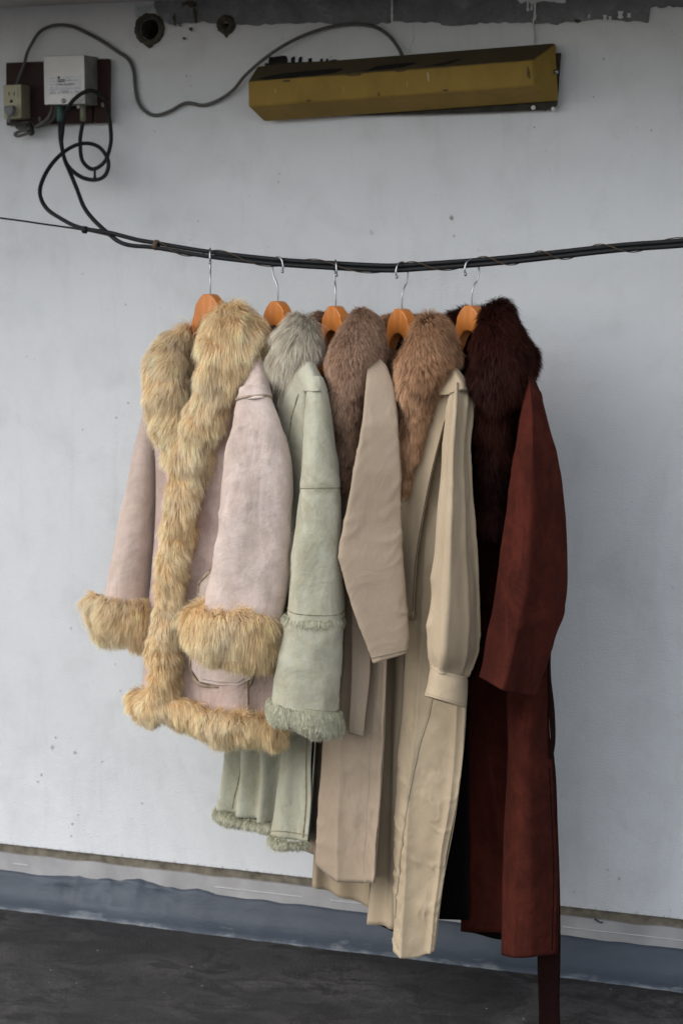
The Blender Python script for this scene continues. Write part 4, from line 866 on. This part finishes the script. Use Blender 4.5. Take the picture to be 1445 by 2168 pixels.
tie = c3.sheet('tie', [R(1270, (744, -.115), (764, -.118), (786, -.12)), R(1420, (744, -.12), (762, -.124), (783, -.125)), R(1490, (741, -.12), (757, -.124), (776, -.125)), R(1552, (737, -.118), (752, -.122), (768, -.123), s=9)], MAT['taupe'], nu=16, nv=40, th=.004)
stitches(tie, [(.06, .955), (.5, .955), (.95, .955)], MAT['stitch'], tie.o)
k3 = dict(L=.021, cols=FUR3, alt=FUR3B, clump=.42, lift=.66, swirl=.32, width=.0007, gdens=9, droop=.25, jit=.2)
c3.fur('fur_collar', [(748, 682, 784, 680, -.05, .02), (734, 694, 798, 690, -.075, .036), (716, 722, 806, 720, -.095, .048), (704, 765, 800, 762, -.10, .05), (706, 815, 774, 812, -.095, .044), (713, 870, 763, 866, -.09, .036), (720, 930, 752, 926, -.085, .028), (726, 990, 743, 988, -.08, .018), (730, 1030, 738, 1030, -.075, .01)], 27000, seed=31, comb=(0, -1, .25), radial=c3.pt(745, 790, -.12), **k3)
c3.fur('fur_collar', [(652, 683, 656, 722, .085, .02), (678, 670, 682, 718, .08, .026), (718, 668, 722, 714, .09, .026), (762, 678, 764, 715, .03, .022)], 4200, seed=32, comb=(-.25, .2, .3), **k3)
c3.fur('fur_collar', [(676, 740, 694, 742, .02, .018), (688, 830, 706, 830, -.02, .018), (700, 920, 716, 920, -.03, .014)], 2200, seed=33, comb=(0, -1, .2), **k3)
# ------------------------------------------------------------------ coat 4: khaki trench coat
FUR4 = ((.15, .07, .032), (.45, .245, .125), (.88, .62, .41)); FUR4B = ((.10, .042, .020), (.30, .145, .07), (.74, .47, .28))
c4 = Coat('trench_coat', 850, 'khaki cotton trench coat with gathered cuff and fluffy light brown fur collar', 2020)
hanger(c4, 653, math.radians(60), math.radians(180-48), HP(98*mpp(c4)), 'orange wooden hanger carrying the khaki trench coat')
c4.sheet('neck_lining', [R(698, (816, .085), (858, .082), (910, .04)), R(820, (805, .09), (858, .09), (916, .04))], MAT['lining'], nu=14, nv=14)
c4.sheet('back_vent', [R(1500, (672, .12), (690, .11), (730, .09), (790, .07)), R(1700, (668, .12), (690, .11), (730, .09), (788, .07)), R(1876, (660, .12), (690, .11), (735, .09), (785, .07), s=46)], MAT['khaki'], nu=36, nv=40, disp=lambda u, v, P: .006*np.sin(u*14)*v)
c4.tube('sleeve', [(742, 800, 770, 805, .16, .035), (726, 950, 766, 955, .16, .04), (716, 1150, 762, 1155, .15, .04), (712, 1350, 758, 1352, .14, .04)], MAT['khaki'])
F4 = [R(800, (765, .13), (800, .07), (838, .0)), R(1100, (780, .07), (810, .02), (848, -.03)), R(1400, (798, .04), (826, .0), (856, -.035)), R(1600, (802, .03), (824, -.01), (848, -.035)), R(1800, (795, .03), (818, .0), (848, -.03)), R(1955, (780, .04), (808, .0), (845, -.02), s=14)]
c4.sheet('front_panel', F4, MAT['khaki'], nu=30, nv=80,
     disp=lambda u, v, P: .008*np.sin(u*9+.5)*v+wrinkle(.0025, 18, 6, 40)(P))
N4 = [R(800, (925, -.10), (945, -.11), (968, -.125), (985, -.135)), R(930, (895, -.075), (925, -.095), (958, -.12), (990, -.14)), R(1050, (868, -.06), (908, -.09), (950, -.12), (990, -.135)), R(1200, (860, -.05), (898, -.085), (942, -.118), (988, -.13)), R(1340, (858, -.05), (894, -.085), (940, -.118), (988, -.13)),
     R(1480, (851, -.05), (886, -.08), (935, -.115), (985, -.13)), R(1570, (845, -.05), (878, -.08), (930, -.11), (980, -.125)), R(1700, (837, -.05), (868, -.08), (920, -.11), (966, -.12)), R(1800, (835, -.05), (862, -.08), (908, -.105), (946, -.115)), R(1914, (835, -.05), (856, -.08), (896, -.10), (930, -.11)), [(833, 2006, -.05), (850, 2024, -.085), (882, 2029, -.10), (918, 2014, -.105)]]
n4 = c4.sheet('front_panel', N4, MAT['khaki'], nu=70, nv=240,
     disp=lambda u, v, P: .007*np.sin(u*5.5+.2)*np.clip(v*1.6, 0, 1)+wrinkle(.0045, 15, 10, 41)(P)+crumple(.0034, 34, 65, .8, .5)(P)*np.clip(v*4-1.7, .3, 1)+.009*pleat(u, v, .2, 1.9)*np.clip(v*1.6-.1, 0, 1)+.002*np.exp(-((u-.3)/.04)**2)*np.sin(v*150)*np.clip(v*4-2, 0, 1))
back(c4, N4, F4, MAT['khaki'], MAT['lining'], amp=.6)
line_uv(n4, [(.58, .46), (.50, .54), (.44, .60), (.34, .72), (.24, .84), (.12, .93)], .0008, MAT['stitch'], n4.o, n=120)
stitches(n4, [(.56, .46), (.48, .54), (.42, .60), (.32, .72), (.22, .84), (.10, .93)], MAT['stitch'], n4.o)
stitches(n4, [(.14, .37), (.22, .382), (.32, .395), (.44, .403)], MAT['stitch'], n4.o)
fl = c4.sheet('storm_flap', [R(786, (915, -.11), (935, -.122), (950, -.135), (966, -.15)), R(830, (902, -.10), (925, -.118), (942, -.135), (957, -.152)), R(930, (872, -.085), (898, -.105), (916, -.12), (932, -.135)), R(1015, (856, -.075), (880, -.098), (896, -.11), (912, -.126)), R(1100, (848, -.07), (868, -.09), (882, -.10), (895, -.114)),
     R(1181, (846, -.065), (860, -.082), (871, -.095), (882, -.106)), R(1310, (848, -.06), (857, -.07), (866, -.082), (875, -.094))], MAT['khaki'], nu=36, nv=90, disp=lambda u, v, P: wrinkle(.002, 15, 5, 44)(P)+.004*np.sin(u*3.1)*np.sin(v*3.1))
line_uv(fl, [(.985, .05), (.985, .3), (.985, .6), (.98, .98)], .0009, MAT['liningb'], fl.o, 'hem_fold')
sh4 = c4.sheet('shoulder', [R(774, (930, -.11), (944, -.125), (954, -.14), (964, -.14)), R(795, (925, -.12), (948, -.145), (966, -.168), (980, -.158)), R(812, (921, -.125), (950, -.16), (975, -.192), (992, -.168)), [(919, 838, -.125), (953, 834, -.180), (977, 825, -.209), (1002, 836, -.176)]], MAT['khaki'], nu=34, nv=26)
line_uv(sh4, [(.32, .97), (.5, .985), (.7, .985), (.98, .985)], .0011, MAT['stitch'], sh4.o)
gath = lambda u, v: .0032*np.sin(u*44+1)*np.exp(-(1-v)/.09)
ns4 = c4.tube('sleeve', [(960, 824, 992, 815, -.168, .028), (953, 845, 1000, 838, -.178, .036), (948, 880, 997, 880, -.185, .052), (942, 946, 992, 940, -.188, .056), (937, 1030, 996, 1030, -.19, .058), (930, 1130, 1002, 1130, -.19, .060), (922, 1240, 1009, 1240, -.19, .062), (914, 1320, 1012, 1320, -.19, .062), (911, 1375, 1006, 1380, -.19, .058), (914, 1402, 990, 1418, -.19, .038), (915, 1412, 987, 1432, -.19, .036)], MAT['khaki'], nu=90, nv=150, peak=-.45,
     disp=lambda u, v, P: gath(u, v)+wrinkle(.0035, 13, 4, 45)(P)+crumple(.005, 22, 66, .3, .15)(P)*np.clip(v*2, .3, 1)+.007*pleat(u, v, .45, 7, 2.2, .5)*(1-.35*v)*np.clip(v*8, 0, 1))
cu4 = c4.tube('cuff', [(913, 1406, 989, 1428, -.19, .038), (909, 1424, 990, 1444, -.19, .040, 0, .0), (904, 1450, 989, 1470, -.19, .040, 0, .004), (898, 1473, 987, 1499, -.19, .042, 0, .009)], MAT['khaki'], ns4.o, nu=50, nv=30, capt=False, th=.003, disp=lambda u, v, P: wrinkle(.003, 18, 12, 47)(P))
stitches(cu4, [(.02, .10), (.12, .10), (.25, .10), (.38, .10), (.48, .10)], MAT['stitch'], ns4.o)
stitches(cu4, [(.02, .92), (.12, .92), (.25, .92), (.38, .92), (.48, .92)], MAT['stitch'], ns4.o)
k4 = dict(L=.029, cols=FUR4, alt=FUR4B, clump=.48, lift=.55, swirl=.42, width=.00075, gdens=11, droop=.28, jit=.18)
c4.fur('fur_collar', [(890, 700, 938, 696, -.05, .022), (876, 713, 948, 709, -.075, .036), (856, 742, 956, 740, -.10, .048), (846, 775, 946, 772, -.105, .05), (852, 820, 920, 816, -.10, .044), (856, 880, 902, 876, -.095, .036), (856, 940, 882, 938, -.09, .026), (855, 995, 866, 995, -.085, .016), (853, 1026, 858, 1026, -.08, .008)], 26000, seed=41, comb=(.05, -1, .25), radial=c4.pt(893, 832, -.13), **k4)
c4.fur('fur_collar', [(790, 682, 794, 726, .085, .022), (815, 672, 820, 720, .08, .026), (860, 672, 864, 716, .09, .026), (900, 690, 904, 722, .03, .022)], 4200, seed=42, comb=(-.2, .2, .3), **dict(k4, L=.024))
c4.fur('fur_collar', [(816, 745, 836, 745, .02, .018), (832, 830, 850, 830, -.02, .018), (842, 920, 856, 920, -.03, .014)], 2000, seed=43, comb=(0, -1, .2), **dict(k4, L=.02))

# ------------------------------------------------------------------ coat 5: rust-brown suede with belt
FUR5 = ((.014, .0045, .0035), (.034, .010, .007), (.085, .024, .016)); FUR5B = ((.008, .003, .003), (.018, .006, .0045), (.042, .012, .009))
c5 = Coat('suede_coat', 998, 'long rust-brown suede coat with large near-black fur collar and trailing belt', 2020)
hanger(c5, 646, math.radians(58), math.radians(180-36), HP(97*mpp(c5)), 'orange wooden hanger carrying the long rust-brown suede coat')
c5.sheet('neck_lining', [R(698, (964, .085), (1006, .082), (1058, .04)), R(820, (953, .09), (1006, .09), (1064, .04))], MAT['lining'], nu=14, nv=14)
c5.sheet('lining', [R(1000, (935, .10), (950, .08), (990, .04)), R(1500, (925, .10), (950, .08), (990, .04)), R(1946, (915, .10), (945, .08), (990, .04), s=2)], MAT['lining'], nu=16, nv=30)
c5.tube('sleeve', [(892, 800, 920, 805, .16, .035), (880, 950, 922, 955, .16, .04), (872, 1150, 922, 1155, .15, .042), (868, 1400, 925, 1402, .14, .042)], MAT['rust'])
F5 = [R(850, (950, .08), (990, .05), (1040, .02)), R(1100, (972, .08), (1015, .05), (1062, .02)), R(1300, (980, .08), (1025, .05), (1072, .02)), R(1540, (982, .07), (1028, .045), (1076, .02)), R(1780, (979, .07), (1026, .045), (1074, .02)), R(1972, (975, .07), (1022, .045), (1072, .02), s=6)]
f5 = c5.sheet('front_panel', F5, MAT['rust'], nu=30, nv=90,
     disp=lambda u, v, P: .005*np.sin(u*6+.4)*v+wrinkle(.003, 10, 3, 50)(P))
N5 = [R(800, (1080, -.10), (1098, -.12), (1115, -.14), (1126, -.15)), R(1000, (1062, -.06), (1090, -.085), (1120, -.12), (1148, -.14)), R(1300, (1068, -.05), (1095, -.08), (1125, -.11), (1152, -.13)), R(1540, (1073, -.05), (1096, -.095), (1125, -.115), (1160, -.085)), R(1641, (1071, -.05), (1096, -.10), (1128, -.12), (1170, -.085)),
     R(1783, (1068, -.05), (1094, -.10), (1128, -.125), (1177, -.085)), R(1904, (1066, -.05), (1092, -.10), (1128, -.125), (1180, -.085)), [(1064, 2021, -.05), (1092, 2027, -.10), (1128, 2028, -.125), (1177, 2021, -.085)]]
n5 = c5.sheet('front_panel', N5, MAT['rust'], nu=50, nv=120,
     disp=lambda u, v, P: .006*np.sin(u*5.5+.5)*np.clip(v*1.4, 0, 1)+wrinkle(.003, 12, 4, 51)(P))
back(c5, N5, F5, MAT['rust'], MAT['lining'], amp=.5)
line_uv(n5, [(.955, .55), (.955, .7), (.95, .85), (.95, .99)], .0010, MAT['lining'], n5.o)
ns5 = c5.tube('sleeve', [(1110, 800, 1128, 795, -.138, .018), (1107, 826, 1140, 822, -.158, .028), (1104, 860, 1150, 856, -.178, .038), (1094, 930, 1167, 926, -.185, .055), (1084, 1000, 1183, 1000, -.188, .059), (1073, 1098, 1192, 1092, -.19, .061), (1062, 1180, 1199, 1176, -.19, .062), (1050, 1248, 1200, 1240, -.19, .065), (1040, 1300, 1190, 1300, -.19, .065), (1031, 1345, 1172, 1356, -.19, .062), (1023, 1400, 1150, 1424, -.19, .060), (1017, 1434, 1128, 1474, -.19, .058)], MAT['rust'], nu=60, nv=120, peak=-.25,
     disp=lambda u, v, P: wrinkle(.005, 10, 3, 52)(P)+crumple(.006, 9, 67, .4)(P))
# waist tie: loops at the side seam, tail reaching down almost to the ground
c5.sheet('belt', [R(1330, (1160, -.095), (1164, -.095), (1168, -.09)), R(1420, (1157, -.095), (1161, -.096), (1165, -.09)), R(1500, (1160, -.09), (1167, -.09), (1173, -.085)), R(1560, (1164, -.09), (1170, -.09), (1175, -.085)), R(1592, (1162, -.09), (1167, -.09), (1172, -.085)), R(1606, (1160, -.088), (1164, -.088), (1168, -.084))], MAT['belt'], nu=8, nv=50, th=.003)
c5.sheet('belt', [R(1590, (1150, -.05), (1160, -.045), (1171, -.04)), R(1700, (1146, -.072), (1162, -.068), (1178, -.065)), R(1850, (1142, -.07), (1162, -.066), (1184, -.064)), R(2020, (1137, -.07), (1160, -.066), (1185, -.064)), R(2120, (1141, -.07), (1162, -.066), (1184, -.064)), R(2185, (1139, -.07), (1162, -.066), (1185, -.064))], MAT['belt'], nu=12, nv=80, th=.004, disp=lambda u, v, P: .003*np.sin(v*14))
k5 = dict(L=.028, cols=FUR5, alt=FUR5B, clump=.32, lift=.6, swirl=.42, width=.0010, gdens=10, droop=.28, mat='furdark')
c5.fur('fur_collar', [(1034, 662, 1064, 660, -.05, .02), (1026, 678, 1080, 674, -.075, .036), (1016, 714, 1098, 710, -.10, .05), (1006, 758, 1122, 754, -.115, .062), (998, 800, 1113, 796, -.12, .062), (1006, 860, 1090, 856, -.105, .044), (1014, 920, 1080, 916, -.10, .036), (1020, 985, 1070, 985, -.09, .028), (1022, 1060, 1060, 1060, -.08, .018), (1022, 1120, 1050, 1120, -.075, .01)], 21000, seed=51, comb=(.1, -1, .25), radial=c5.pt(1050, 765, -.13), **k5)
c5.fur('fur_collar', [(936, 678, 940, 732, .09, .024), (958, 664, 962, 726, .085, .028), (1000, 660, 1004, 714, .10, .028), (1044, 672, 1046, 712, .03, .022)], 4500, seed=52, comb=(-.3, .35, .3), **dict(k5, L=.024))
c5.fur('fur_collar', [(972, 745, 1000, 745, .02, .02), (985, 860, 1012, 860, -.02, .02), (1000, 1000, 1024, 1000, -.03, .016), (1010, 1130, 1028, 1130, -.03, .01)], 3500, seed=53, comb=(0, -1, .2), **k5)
